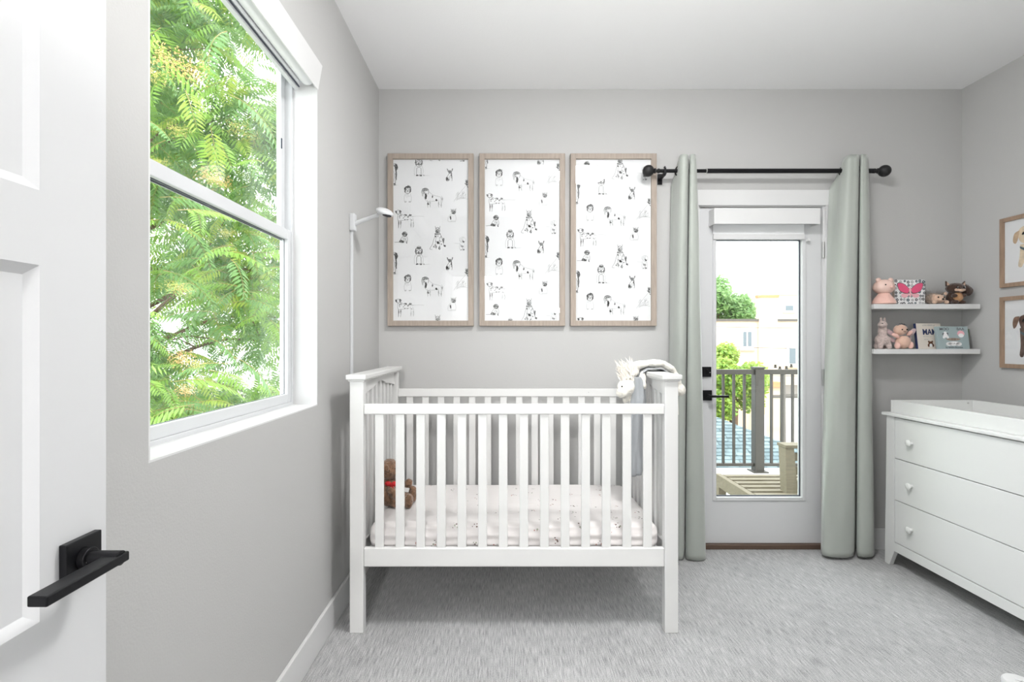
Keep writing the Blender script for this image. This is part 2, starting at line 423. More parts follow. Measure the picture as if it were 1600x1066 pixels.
# ------------------------------------------------------------------ near white door (open, beside the camera)
d2 = thing('door_2', None, None, (-.62, .04, 0), kind='structure')
dx0, dx1, dy0, dy1 = -.655, -.62, .04, .797
s_ = MB(); s_.box(dx0, dx1, dy0, .154, .012, 2.03).build('stile', M['doorw'], d2)
MB().box(dx0, dx1, .683, dy1, .012, 2.03).build('stile', M['doorw'], d2)
for z0, z1 in ((.012, .305), (.78, .88), (1.356, 1.456), (1.93, 2.03)):
    MB().box(dx0, dx1, .154, .683, z0, z1).build('rail', M['doorw'], d2)
for z0, z1 in ((.305, .78), (.88, 1.356), (1.456, 1.93)):
    y0, y1 = .154, .683; s, dp = .014, .010
    p = MB()
    o4 = [(dx1, y0, z0), (dx1, y1, z0), (dx1, y1, z1), (dx1, y0, z1)]
    i4 = [(dx1-dp, y0+s, z0+s), (dx1-dp, y1-s, z0+s), (dx1-dp, y1-s, z1-s), (dx1-dp, y0+s, z1-s)]
    b4 = [(dx0+.01, y0, z0), (dx0+.01, y1, z0), (dx0+.01, y1, z1), (dx0+.01, y0, z1)]
    p.add(o4+i4+b4, [(0, 1, 5, 4), (1, 2, 6, 5), (2, 3, 7, 6), (3, 0, 4, 7), (4, 5, 6, 7), (8, 11, 10, 9),
                     (0, 8, 9, 1), (1, 9, 10, 2), (2, 10, 11, 3), (3, 11, 8, 0)])
    p.build('panel', M['doorw'], d2)
hd = thing('door_lever', None, None, (0, 0, 0)); hd.parent = d2
hd.location = Vector((-.62, .743, .94))-d2.location
MB().box(-.62, -.609, .712, .775, .908, .970).build('rose', M['black'], hd, bevel=.0015)
MB().tube([(-.609, .743, .940), (-.599, .743, .940)], .0155, 24).build('collar', M['black'], hd, smooth=True, bevel=.001)
MB().tube([(-.60, .743, .940), (-.556, .743, .940)], .0105, 20).build('neck', M['black'], hd, smooth=True)
MB().box(-.578, -.553, .619, .756, .932, .9455).build('lever', M['black'], hd, bevel=.002, seg=3)
MB().tube([(-.6, .735, .9375), (-.5975, .735, .9375)], .0025, 10).build('pin', M['chrome'], hd)
t1 = MB(); t1.box(-.72, -.66, YF, YF+.016, 0, 2.12).box(.22, .28, YF, YF+.016, 0, 2.12).box(-.66, .22, YF, YF+.016, 2.06, 2.12)
struct('trim_1', t1, M['white'], bevel=.002)

# ------------------------------------------------------------------ glazed balcony door
d1 = thing('door_1', None, None, (1.555, 3.11, 0), kind='structure')
sx0, sx1, sz0, sz1 = 1.186, 1.924, .030, 2.067
lx0, lx1, lz0, lz1 = 1.287, 1.808, .309, 1.875
sl = MB(); yA, yBk = 3.112, 3.156
sl.box(sx0, lx0, yA, yBk, sz0, sz1).box(lx1, sx1, yA, yBk, sz0, sz1).box(lx0, lx1, yA, yBk, sz0, lz0).box(lx0, lx1, yA, yBk, lz1, sz1)
sl.build('door_slab', M['doorw'], d1)
def frame_xz(x0, x1, z0, z1, y0, y1, t):
    return MB().box(x0, x0+t, y0, y1, z0, z1).box(x1-t, x1, y0, y1, z0, z1).box(x0+t, x1-t, y0, y1, z0, z0+t).box(x0+t, x1-t, y0, y1, z1-t, z1)
frame_xz(lx0-.022, lx1+.022, lz0-.022, lz1+.022, 3.105, 3.114, .022).build('glazing_bead', M['doorw'], d1, bevel=.003)
frame_xz(lx0, lx1, lz0, lz1, 3.128, 3.136, .006).build('gasket', M['dark_gap'], d1)
MB().box(lx0, lx1, 3.131, 3.133, lz0, lz1).build('glass_pane', M['glass'], d1)
for z in (1.808, 1.037, .243):
    h = MB().tube([(1.931, 3.098, z-.05), (1.931, 3.098, z+.05)], .0075, 12).build('hinge', M['chrome'], d1, smooth=True)
    MB().box(1.924, 1.945, 3.1, 3.106, z-.05, z+.05).build('hinge_leaf', M['chrome'], h, bevel=.001)
MB().box(DX0, DX1, 3.085, 3.26, 0, .028).build('threshold', M['thresh'], d1, bevel=.004)
jb = MB().box(DX0, sx0-.004, YB-.001, YB+.16, .028, DZ1).box(sx1+.004, DX1, YB-.001, YB+.16, .028, DZ1).box(sx0-.004, sx1+.004, YB-.001, YB+.16, sz1+.004, DZ1)
jb.build('jamb', M['white'], d1)
cs = MB().box(1.095, DX0+.006, 3.082, YB, 0, 2.075).box(DX1-.006, 2.025, 3.082, YB, 0, 2.075).box(1.085, 2.035, 3.080, YB, 2.075, 2.168)
cs.build('casing', M['white'], d1, bevel=.0015)
dbo = MB().box(1.200, 1.254, 3.100, 3.112, 1.040, 1.101).build('deadbolt', M['black'], d1, bevel=.0015)
MB().box(1.222, 1.230, 3.088, 3.100, 1.058, 1.084).build('thumb_turn', M['black'], dbo, bevel=.001)
MB().tube([(1.245, 3.1, 1.067), (1.245, 3.0985, 1.067)], .003, 10).build('screw', M['chrome'], dbo)
lv = MB().box(1.205, 1.258, 3.100, 3.112, .897, .959).build('lever_rose', M['black'], d1, bevel=.0015)
MB().tube([(1.232, 3.1, .928), (1.232, 3.055, .928)], .009, 16).build('neck', M['black'], lv, smooth=True)
MB().box(1.222, 1.338, 3.045, 3.060, .920, .934).build('lever', M['black'], lv, bevel=.002)

b2 = thing('roller_blind', 'white boxed roller blind mounted on the glazed balcony door', 'blind', (1.555, 3.07, 1.95))
v = MB().box(1.242, 1.869, 3.030, 3.036, 1.951, 2.046).box(1.242, 1.248, 3.036, 3.110, 1.951, 2.046).box(1.863, 1.869, 3.036, 3.110, 1.951, 2.046).box(1.248, 1.863, 3.036, 3.110, 2.041, 2.046)
v.build('cassette', M['white'], b2, bevel=.001)
MB().tube([(1.255, 3.074, 1.990), (1.857, 3.074, 1.990)], .028, 20).build('roller_tube', M['shade'], b2, smooth=True)
MB().box(1.263, 1.815, 3.0985, 3.0995, 1.90, 1.99).build('shade_fabric', M['shade'], b2)
MB().box(1.263, 1.815, 3.091, 3.101, 1.872, 1.904).build('hem_bar', M['white'], b2, bevel=.002)
MB().box(1.828, 1.842, 3.080, 3.110, 1.86, 1.875).build('hold_down', M['white'], b2, bevel=.001)

# ------------------------------------------------------------------ ceiling lamp (reflected in the pictures)
cl = thing('ceiling_light', 'round white flush ceiling light above the carpet', 'ceiling light', (.70, 1.53, ZC))
MB().lathe([(.20, 0), (.228, -.002), (.230, -.012), (.20, -.014)], (.70, 1.53, ZC), n=48).build('lamp_housing', M['lampw'], cl, smooth=True)
MB().lathe([(.222, -.0145), (.224, -.028), (.215, -.042), (.18, -.052), (.10, -.058), (.02, -.060)], (.70, 1.53, ZC), n=48).build('diffuser', M['diff'], cl, smooth=True)
hl = thing('hall_fill_globe', 'added fill globe in the unseen hallway, brightening the back wall and crib', 'ceiling light', (-.35, -2.6, ZC))  # invented globe out of view, throws fill onto back wall and crib
MB().lathe([(.05, 0), (.055, -.01), (.04, -.03), (.01, -.032)], (-.35, -2.6, ZC), n=24).build('canopy', M['lampw'], hl, smooth=True)
MB().tube([(-.35, -2.6, ZC-.03), (-.35, -2.6, 2.53)], .006, 8).build('cord', M['lampw'], hl)
MB().lathe([(.13*sin(pi*k/16)+.001, 2.40+.13*cos(pi*k/16)) for k in range(17)], (-.35, -2.6, 0), n=32).build('globe', M['halld'], hl, smooth=True)

# ------------------------------------------------------------------ crib
def make_crib():
    X0, X1, XA, XB, Y0, Y1 = -.665, -.606, .690, .748, 2.20, 2.95
    c = thing('baby_crib', 'white slatted wooden baby crib against the back wall', 'crib', (.04, 2.575, 0))
    cr = M['crib']
    for x0, x1 in ((X0, X1), (XA, XB)):
        for y0, y1 in ((Y0, Y0+.045), (Y1-.045, Y1)):
            MB().box(x0, x1, y0, y1, 0, 1.087).build('leg_post', cr, c, bevel=.003)
        MB().box(x0-.014, x1+.014, Y0-.014, Y1+.014, 1.090, 1.112).box(x0-.007, x1+.007, Y0-.007, Y1+.007, 1.082, 1.092).build('cap_rail', cr, c, bevel=.007, seg=3)
        xm = (x0+x1)/2
        ya, yb = Y0+.045, Y1-.045
        # top rail with a shaped lower edge
        def low(y):
            u = (y-ya)/(yb-ya); base = 1.012+.030*sin(pi*u)
            s = 0
            if .30 < u < .70: s = .016*sin(pi*(u-.30)/.40)
            return base+s
        N = 40; poly = [(ya, 1.083), (yb, 1.083)]+[(yb-(yb-ya)*i/N, low(yb-(yb-ya)*i/N)) for i in range(N+1)]
        MB().prism(poly, xm-.013, xm+.013, 'X').build('end_top_rail', cr, c, bevel=.0015)
        MB().box(xm-.013, xm+.013, ya, yb, .283, .363).build('end_bottom_rail', cr, c, bevel=.002)
        sm = None
        for k in range(8):
            yc = ya+.047+k*(yb-ya-.094)/7
            MB().box(xm-.006, xm+.006, yc-.019, yc+.019, .363, low(yc)+.004).build('end_slat', cr, c, bevel=.0015)
    sl_mesh = None
    for (y0, y1) in ((Y0+.006, Y0+.032), (Y1-.032, Y1-.006)):
        MB().box(X1, XA, y0, y1, .9405, .9845).build('top_rail', cr, c, bevel=.004, seg=3)
        MB().box(X1, XA, y0, y1, .283, .363).build('bottom_rail', cr, c, bevel=.004, seg=3)
        for k in range(14):
            xc = (592.4+32.3*k-788)/800*(2.212)
            if sl_mesh is None:
                o = MB().box(xc-.019, xc+.019, y0+.007, y1-.007, .361, .943).build('slat', cr, c, bevel=.003, origin=(xc, (y0+y1)/2, .36))
                sl_mesh = o
            else:
                o = sl_mesh.copy(); C.objects.link(o); o.parent = c
                o.location = Vector((xc, (y0+y1)/2, .36))-c.location
    MB().box(X1, XA, Y0+.04, Y1-.04, .305, .330).build('mattress_support', M['spring'], c)
    for x, y, z in ((-.61, 2.2175, .345), (.70, 2.2175, .345)):
        pass
    for x, z in ((.48, .965),):
        MB().tube([(x, Y1-.033, z), (x, Y1-.0315, z)], .003, 10).build('screw_cap', M['spring'], c)
    return c
crib = make_crib()

def mattress():
    x0, x1, y0, y1, z0, z1 = -.598, .682, 2.243, 2.905, .332, .452
    m = MB(); nx, ny = 90, 46
    import itertools
    bm = bmesh.new()
    bmesh.ops.create_cube(bm, size=1)
    bmesh.ops.subdivide_edges(bm, edges=bm.edges, cuts=34, use_grid_fill=True)
    cx, cy, cz = (x0+x1)/2, (y0+y1)/2, (z0+z1)/2
    hx, hy, hz = (x1-x0)/2, (y1-y0)/2, (z1-z0)/2; r = .045
    for v in bm.verts:
        # spread vertices towards the rims, then round the box
        q = Vector((v.co.x*2*hx, v.co.y*2*hy, v.co.z*2*hz))
        inn = Vector((max(-hx+r, min(hx-r, q.x)), max(-hy+r, min(hy-r, q.y)), max(-hz+r, min(hz-r, q.z))))
        d = q-inn
        if d.length > 1e-6: q = inn+d.normalized()*r
        w1 = mnoise.noise(Vector((q.x*5, q.y*7, q.z*3)))*.004+mnoise.noise(Vector((q.x*16, q.y*20, q.z*9+4)))*.002
        side = abs(q.y) > hy-.02
        q += (Vector((0, -1 if q.y < 0 else 1, 0)) if side else Vector((0, 0, 1)))*w1
        if side: q.y += (-1 if q.y < 0 else 1)*.003*sin(q.z*150+2*mnoise.noise(Vector((q.x*4, 0, 0))))
        v.co = q+Vector((cx, cy, cz))-Vector((cx, cy, z0))
    me = bpy.data.meshes.new('crib_mattress'); bm.to_mesh(me); bm.free()
    me.polygons.foreach_set('use_smooth', [True]*len(me.polygons)); me.materials.append(M['sheet'])
    o = bpy.data.objects.new('crib_mattress', me); C.objects.link(o); o.location = (cx, cy, z0)
    o['label'] = 'crib mattress in a white fitted sheet with tiny scattered prints'; o['category'] = 'mattress'
    # elastic corner gathers
    return o
mattress()

# ------------------------------------------------------------------ teddy bear in the crib
def teddy():
    z = .452; bx, by = -.565, 2.50
    t = thing('teddy_bear', 'brown teddy bear with red bow sitting in the crib corner', 'stuffed animal', (bx, by, z))
    m = M['teddy']
    b = blob('body', [((bx, by, z+.060), (.048, .048, .062)), ((bx+.006, by, z+.105), (.038, .04, .04)),
                      ((bx+.055, by-.030, z+.028), (.055, .026, .027), None), ((bx+.055, by+.040, z+.030), (.058, .026, .027)),
                      ((bx+.105, by-.032, z+.034), (.022, .030, .036)), ((bx+.112, by+.042, z+.045), (.022, .030, .042)),
                      ((bx+.035, by-.045, z+.075), (.045, .020, .022), Vector((1, 0, 0)).rotation_difference(Vector((.6, -.1, -.6)))),
                      ((bx+.045, by+.035, z+.095), (.045, .018, .020)), ((bx+.092, by+.030, z+.102), (.020, .018, .024))],
             m, t, .005, .010, .012)
    blob('head', [((bx+.004, by, z+.178), (.052, .053, .050)), ((bx+.042, by-.006, z+.166), (.026, .028, .022))], m, t, .005, .010, .012)
    blob('ear', [((bx-.004, by-.054, z+.196), (.021, .010, .021))], m, t, .004, .006)
    blob('ear', [((bx-.004, by+.054, z+.196), (.021, .010, .021))], m, t, .004, .006)
    for s in (-1, 1):
        MB().ell((bx+.043, by-.006+s*.026, z+.190), (.006, .006, .006)).build('eye', M['eye'], t, smooth=True)
    MB().ell((bx+.068, by-.006, z+.172), (.007, .011, .008)).build('nose', M['eye'], t, smooth=True)
    bo = MB(); c = Vector((bx+.024, by-.046, z+.116))
    bo.ell(c, (.008, .007, .009))
    bo.ell(c+Vector((-.016, 0, .005)), (.016, .006, .012)).ell(c+Vector((.016, -.002, .004)), (.016, .006, .012))
    bo.hexa([c+Vector((-.014, -.004, -.035)), c+Vector((-.004, -.004, -.037)), c+Vector((-.004, 0, -.037)), c+Vector((-.014, 0, -.035))],
            [c+Vector((-.005, -.004, 0)), c+Vector((.004, -.004, 0)), c+Vector((.004, 0, 0)), c+Vector((-.005, 0, 0))])
    bo.hexa([c+Vector((.006, -.004, -.030)), c+Vector((.016, -.004, -.026)), c+Vector((.016, 0, -.026)), c+Vector((.006, 0, -.030))],
            [c+Vector((-.004, -.004, 0)), c+Vector((.005, -.004, 0)), c+Vector((.005, 0, 0)), c+Vector((-.004, 0, 0))])
    bo.build('bow', M['red'], t, smooth=True)
    return t
teddy()

# ------------------------------------------------------------------ blue-grey cloth and white plush over the right crib end
def cloth_drape():
    path = [(.640, .96), (.646, 1.0), (.652, 1.05), (.664, 1.100), (.684, 1.121), (.72, 1.124), (.752, 1.121), (.768, 1.104), (.774, 1.04), (.778, .93)]
    path = catmull(path, 64); rows = []
    L = len(path)
    for i, (x, z) in enumerate(path):
        u = i/(L-1)
        wdt = .060+.09*min(1, max(0, (u-.12)/.4)); yc = 2.50-.015*(1-u)
        row = []
        for j in range(22):
            v = j/21-.5
            fold = .010*sin(v*22+u*3)*(1-.65*min(1, max(0, (z-1.09)/.03)))
            inner = -1 if u < .5 else 1
            f = abs(fold)+.003
            if z > 1.112: row.append(Vector((x, yc+v*wdt, z+f*.5)))
            else: row.append(Vector((x+inner*f, yc+v*wdt+.01*sin(z*20), z)))
        rows.append(row)
    o = thing('baby_clothes', 'blue-grey baby garment draped over the right end of the crib', 'clothes', (.70, 2.5, 1.11))
    q = MB().grid(rows).build('cloth', M['blue'], o, smooth=True, fix=False)
    s = q.modifiers.new('thick', 'SOLIDIFY'); s.thickness = .003; s.offset = 1
    # the hanging open trouser cuff
    rows = []
    for i in range(40):
        u = i/39; z = 1.085-.455*u; cx = .650-.030*u+.004*sin(u*9); cy = 2.47-.02*u; w1 = .020+.018*min(1, u*2.2); w2 = .030+.026*min(1, u*2)
        if u > .88: w1 -= .008*(u-.88)/.12
        row = []
        for j in range(49):
            a = 2*pi*j/48
            rr = 1+.14*sin(a*4+u*5)+.07*sin(a*7-u*9)
            row.append(Vector((cx+w1*rr*cos(a), cy+w2*rr*sin(a), z+.010*u*sin(a+1))))
        rows.append(row)
    q = MB().grid(rows).build('trouser_leg', M['blue'], o, smooth=True, fix=False)
    s = q.modifiers.new('thick', 'SOLIDIFY'); s.thickness = .003
cloth_drape()

def plush_pony():
    t = thing('plush_toy', 'white plush animal slumped over the right end of the crib', 'stuffed animal', (.70, 2.5, 1.13))
    m = M['plushw']; R = lambda v: Vector((1, 0, 0)).rotation_difference(Vector(v))
    blob('body', [((.665, 2.50, 1.142), (.05, .045, .020), R((1, 0, .15))), ((.735, 2.50, 1.148), (.06, .048, .020)),
                  ((.80, 2.49, 1.128), (.045, .035, .018), R((1, 0, -.7))), ((.835, 2.475, 1.070), (.045, .020, .018), R((.25, 0, -1))),
                  ((.850, 2.47, 1.020), (.026, .024, .030)),
                  ((.625, 2.49, 1.100), (.040, .032, .026), R((-.7, 0, -.7)))], m, t, .006, .006, .015)
    blob('head', [((.592, 2.48, 1.030), (.046, .042, .044)), ((.565, 2.455, 1.008), (.030, .028, .026)), ((.615, 2.478, .985), (.016, .016, .034)),
                  ((.585, 2.478, .985), (.015, .015, .032))], m, t, .005, .006, .012)
    blob('arm', [((.660, 2.445, 1.075), (.017, .015, .040)), ((.664, 2.440, 1.045), (.015, .015, .020))], m, t, .005, .004, label='cream plush arm')
    # tufted mane
    mb = MB(); rnd = random.Random(3)
    for k in range(150):
        a = rnd.uniform(-.9, .9); b0 = Vector((.600+rnd.uniform(-.025, .03), 2.49+rnd.uniform(-.03, .03), 1.075+rnd.uniform(-.02, .03)))
        d = Vector((-.35+.5*a, rnd.uniform(-.4, .4), 1)).normalized(); l = rnd.uniform(.035, .085)
        s = d.cross(Vector((0, 1, 0))).normalized()*.004
        mid = b0+d*l*.6+Vector((rnd.uniform(-.008, .008), 0, 0))
        mb.add([b0-s, b0+s, mid+s*.9, mid-s*.9, b0+d*l+Vector((rnd.uniform(-.015, .015), 0, 0))], [(0, 1, 2, 3), (3, 2, 4)])
    mb.build('mane', M['plushp'], t, fix=False)
    MB().ell((.560, 2.437, 1.040), (.004, .004, .004)).build('eye', M['eye'], t, smooth=True)
    MB().prism([(.835, 1.02), (.843, 1.02), (.846, .90), (.838, .895)], 2.485, 2.488, 'Y').build('care_label', M['plushp'], t)
plush_pony()

# ------------------------------------------------------------------ baby monitor camera on the left wall
def monitor():
    t = thing('baby_monitor', 'white baby monitor camera on a wall pole above the crib', 'camera', (-.755, 2.53, 1.87))
    MB().box(-.76, -.748, 2.520, 2.540, .126, 1.80).build('cable_cover', M['vinyl'], t, bevel=.003)
    MB().box(-.76, -.735, 2.508, 2.552, 1.80, 1.885).build('wall_mount', M['vinyl'], t, bevel=.005, seg=3)
    MB().tube([(-.74, 2.53, 1.835), (-.70, 2.525, 1.850), (-.62, 2.51, 1.875)], [.013, .011, .010], 16).build('arm', M['vinyl'], t, smooth=True)
    q = Vector((0, 0, 1)).rotation_difference(Vector((.35, -.25, 1)))
    hd_ = MB().ell((-.585, 2.50, 1.886), (.044, .044, .020), q, 28, 14).build('camera_head', M['vinyl'], t, smooth=True)
    MB().ell((-.575, 2.490, 1.872), (.028, .028, .011), q, 24, 10).build('lens_face', M['lens'], t, smooth=True)
monitor()

# ------------------------------------------------------------------ dog sketches (flat print made of ink strokes)
class Sk:
    def __init__(self, seed): self.s = []; self.r = random.Random(seed)
    def line(self, pts, w=1.3, dark=1, n=None, jit=.7):
        n = n or max(4, len(pts)*4)
        p = catmull([tuple(map(float, q)) for q in pts], n)
        self.s.append(([(x+self.r.uniform(-jit, jit)*.5, y+self.r.uniform(-jit, jit)*.5) for x, y in p], w, dark)); return self
    def oval(self, cx, cy, rx, ry, w=1.3, dark=1, a0=0, a1=360, jit=.8):
        n = 16; return self.line([(cx+rx*cos(radians(a0+(a1-a0)*i/n)), cy+ry*sin(radians(a0+(a1-a0)*i/n))) for i in range(n+1)], w, dark, 22, jit)
    def hatch(self, cx, cy, rx, ry, n, l=8, ang=60, w=1.2, dark=1):
        for _ in range(n):
            a = self.r.uniform(0, 2*pi); q = math.sqrt(self.r.random()); x = cx+rx*q*cos(a); y = cy+ry*q*sin(a)
            t = radians(ang+self.r.uniform(-35, 35)); ll = l*self.r.uniform(.5, 1.2)/2
            self.s.append(([(x-ll*cos(t), y-ll*sin(t)), (x, y+self.r.uniform(-.6, .6)), (x+ll*cos(t), y+ll*sin(t))], w, dark))
        return self
    def face(self, cx, cy, s=1):
        for d in (-1, 1): self.hatch(cx+d*5*s, cy-2*s, 1.8*s, 1.5*s, 6, 3*s, 0, 1.6*s)
        self.hatch(cx, cy+5*s, 3*s, 2.2*s, 9, 4*s, 0, 1.7*s); self.line([(cx-6*s, cy+9*s), (cx, cy+11*s), (cx+6*s, cy+9*s)], 1.2)
        return self

def motifs():
    m = {}
    k = Sk(1)   # A hound, long ears, standing tall
    k.line([(-12, -52), (-4, -62), (8, -58), (14, -44), (18, -30)]).hatch(10, -42, 9, 16, 46, 12, 75, 1.5).hatch(-6, -52, 9, 8, 26, 8, 20, 1.4)
    k.line([(-8, -34), (-12, 0), (-12, 30), (-8, 60)]).line([(10, -26), (14, 0), (8, 30), (4, 60)], 2.0).hatch(10, 0, 3.5, 30, 34, 12, 85, 1.5)
    k.line([(-2, -20), (2, 10), (-3, 40)], 1).hatch(0, 54, 9, 6, 22, 6, 30, 1.5).line([(4, 60), (24, 57)], .9, 0); m['hound'] = k
    k = Sk(2)   # B broad-faced dog sitting, front
    k.oval(0, -24, 20, 22).oval(0, -46, 12, 9).hatch(0, -45, 10, 7, 34, 6, 10, 1.4).hatch(-16, -26, 5, 12, 24, 8, 80).hatch(16, -26, 5, 12, 24, 8, 80).face(0, -28, 1.25)
    k.hatch(0, -14, 13, 6, 26, 6, 10, 1.3).line([(-18, -8), (-26, 18), (-24, 46)], 1.1, 0).line([(16, -8), (24, 16), (22, 44)], 1.1, 0)
    k.line([(-12, 6), (-13, 40)], 1.6).line([(12, 6), (13, 40)], 1.6).line([(-12, 6), (0, 0), (12, 6)], 1.2).hatch(-9, 46, 7, 4, 18, 5, 0, 1.9).hatch(10, 46, 7, 4, 18, 5, 0, 1.9)
    k.hatch(28, 46, 4, 4, 8, 4, 30).line([(30, 48), (60, 46)], .8, 0); m['bulldog'] = k
    k = Sk(3)   # C small dog, big pricked ears, sitting three-quarter
    k.line([(-14, -34), (-11, -18), (-4, -24)], 1.6).line([(18, -34), (12, -18), (4, -24)], 1.6).oval(1, -16, 9, 9).hatch(1, -15, 8, 8, 36, 5, 60, 1.5).hatch(-11, -28, 3, 6, 10, 6, 60)
    k.hatch(14, -28, 3, 6, 10, 6, 120).line([(-3, -6), (-16, 14), (-20, 32), (-8, 36)], 1.5).hatch(-12, 24, 9, 10, 50, 7, 50, 1.5).line([(8, -4), (14, 14), (12, 36)], 1.5)
    k.line([(0, 6), (-2, 34)], 1.1).hatch(10, 4, 4, 14, 20, 8, 80); m['small_dog'] = k
    k = Sk(4)   # D curly-headed puppy, pale body, front
    k.oval(0, -22, 18, 20, 1.6).hatch(0, -38, 16, 8, 50, 6, 20, 1.5).hatch(-14, -22, 5, 14, 36, 7, 70, 1.5).hatch(14, -22, 5, 14, 36, 7, 110, 1.5).face(0, -22, 1)
    k.line([(-14, -2), (-20, 22), (-18, 44)], 1, 0).line([(14, -2), (20, 22), (18, 44)], 1, 0).hatch(0, 8, 12, 14, 16, 6, 80, 1, 0).hatch(-12, 44, 6, 4, 12, 4, 0, 1.2, 0).hatch(12, 44, 6, 4, 12, 4, 0, 1.2, 0)
    m['puppy'] = k
    k = Sk(5)   # E large curly dog standing in profile
    k.oval(-38, -34, 20, 20, 1.4, 1, 150, 400).hatch(-36, -46, 18, 9, 60, 6, 20, 1.3).hatch(-34, -10, 5, 16, 60, 9, 110, 1.8).hatch(-50, -26, 7, 16, 26, 7, 70, 1.2, 0).face(-42, -34, .8)
    k.line([(-20, -38), (4, -18), (30, -10), (52, -2), (60, 22)], 1.1, 0).line([(-44, -2), (-36, 12), (-20, 20), (10, 18), (26, 14)], 1.1, 0)
    for x in (-24, -10, 38, 52): k.line([(x, 10), (x-2, 34), (x+2, 54)], 1.1, 0).hatch(x, 36, 4, 16, 14, 6, 80, 1.1, 0)
    k.hatch(-20, 30, 6, 8, 20, 5, 60, 1.3).hatch(2, -8, 4, 6, 14, 6, 60, 1.5).hatch(26, 12, 5, 5, 24, 6, 40, 1.9).hatch(56, 4, 8, 14, 18, 6, 60, 1.1, 0); m['curly_dog'] = k
    k = Sk(6)   # F tall shaggy dog, faint, facing away
    k.hatch(24, -44, 10, 14, 30, 14, 60, 1.5).line([(14, -56), (24, -34), (40, -20)], 1.6).hatch(34, -22, 9, 4, 18, 8, 25, 1.6)
    k.line([(16, -28), (-10, 4), (-34, 36), (-50, 60)], 1.1, 0).line([(-34, 44), (0, 40), (40, 50)], 1, 0).hatch(-10, 26, 30, 20, 36, 16, 130, 1, 0).line([(-20, 44), (-36, 52)], 1.8, 0); m['shaggy_dog'] = k
    k = Sk(7)   # G spotted dog standing in profile
    k.oval(-34, -36, 14, 11, 1.4).hatch(-46, -38, 5, 6, 20, 6, 60, 1.7).hatch(-24, -38, 7, 8, 24, 6, 60, 1.5).line([(-46, -30), (-36, -26), (-28, -24)], 1.5)
    k.line([(-36, -24), (-38, -2), (-34, 20), (-34, 52)], 1.3).line([(-20, -28), (0, -18), (30, -14), (50, -12)], 1.2).line([(-30, 14), (0, 8), (26, 4)], 1.1).line([(50, -12), (80, -14), (110, -12)], .9, 0)
    rr = random.Random(9)
    for _ in range(26): k.hatch(rr.uniform(-36, 40), rr.uniform(-22, 8), 2.5, 2.5, 6, 4, rr.uniform(0, 180), 1.7)
    for x in (-32, -20): k.line([(x, 8), (x, 34), (x-2, 54)], 1.2).hatch(x, 26, 3, 14, 16, 4, 40, 1.5)
    for x in (38, 52): k.line([(x-6, -4), (x, 26), (x-2, 50)], 1.1, 0).hatch(x-2, 34, 4, 14, 12, 5, 60, 1.1, 0)
    m['spotted_dog'] = k
    k = Sk(8)   # H small terrier sitting, head turned
    k.line([(-2, -36), (2, -26), (8, -30)], 1.6).line([(26, -38), (22, -26)], 1.6).oval(12, -20, 13, 13, 1.3).hatch(12, -18, 11, 10, 44, 6, 60, 1.5).face(11, -20, .9)
    k.line([(0, -8), (-16, 10), (-18, 34), (0, 38)], 1.1, 0).line([(20, -6), (26, 16), (22, 38)], 1.1, 0).hatch(-4, 14, 3, 9, 22, 9, 80, 1.8).hatch(8, 34, 12, 5, 12, 5, 10, 1, 0); m['terrier'] = k
    k = Sk(9)   # I puppy sitting side-on, dark head
    k.oval(6, -20, 14, 13).hatch(6, -20, 14, 13, 90, 6, 60, 1.5).line([(-4, -8), (-16, 8), (-22, 24)], 1.3).line([(18, -8), (22, 10), (18, 30)], 1.2)
    k.hatch(-10, 20, 14, 8, 60, 7, 30, 1.4).hatch(6, 6, 10, 14, 26, 7, 70, 1, 0).line([(-20, 24), (-50, 25)], 1.6).line([(0, 14), (2, 30)], 1.1).hatch(16, 24, 4, 7, 12, 5, 80); m['dark_puppy'] = k
    k = Sk(10)  # J great spotted dog sitting
    k.line([(-14, -68), (-10, -54), (-3, -58)], 1.6).line([(14, -68), (9, -54), (3, -58)], 1.6).oval(0, -44, 13, 17, 1.3).hatch(0, -40, 10, 12, 36, 6, 60, 1.3).face(0, -42, 1)
    k.line([(-12, -30), (-20, 0), (-30, 34), (-44, 58), (-30, 62)], 1.3).line([(12, -30), (28, 6), (34, 34), (44, 48)], 1.8).line([(-6, -20), (-12, 20), (-8, 60)], 1.1).line([(10, -6), (12, 30), (10, 60)], 1.1)
    k.hatch(0, -24, 16, 5, 26, 6, 20, 1.4).hatch(2, 24, 6, 7, 40, 7, 40, 2).hatch(32, 10, 5, 12, 26, 8, 70, 1.6).hatch(40, 42, 6, 4, 20, 5, 10, 1.8).hatch(-14, 46, 10, 10, 26, 6, 60, 1.2).hatch(10, 54, 8, 8, 22, 5, 60, 1.3)
    rr = random.Random(4)
    for _ in range(12): k.hatch(rr.uniform(-20, 24), rr.uniform(-16, 44), 2, 2, 5, 4, rr.uniform(0, 180), 1.5)
    m['great_dog'] = k
    k = Sk(11)  # K pale terrier sitting with tail
    k.oval(4, -22, 16, 16, 1, 0).hatch(8, -12, 5, 5, 26, 5, 40, 1.7).hatch(-4, -26, 14, 12, 16, 7, 70, 1, 0).line([(-10, -6), (-14, 18), (-8, 38)], 1.1, 0).line([(14, -4), (16, 18), (12, 38)], 1.1, 0)
    k.line([(-8, 4), (2, 14), (6, 28)], 1.4).hatch(2, 14, 8, 5, 16, 6, 40, 1.3).hatch(4, 34, 12, 4, 18, 6, 10, 1.3).line([(-14, 0), (-44, -4)], .9, 0); m['pale_terrier'] = k
    return m
MOT = motifs()
UNIT = .00108
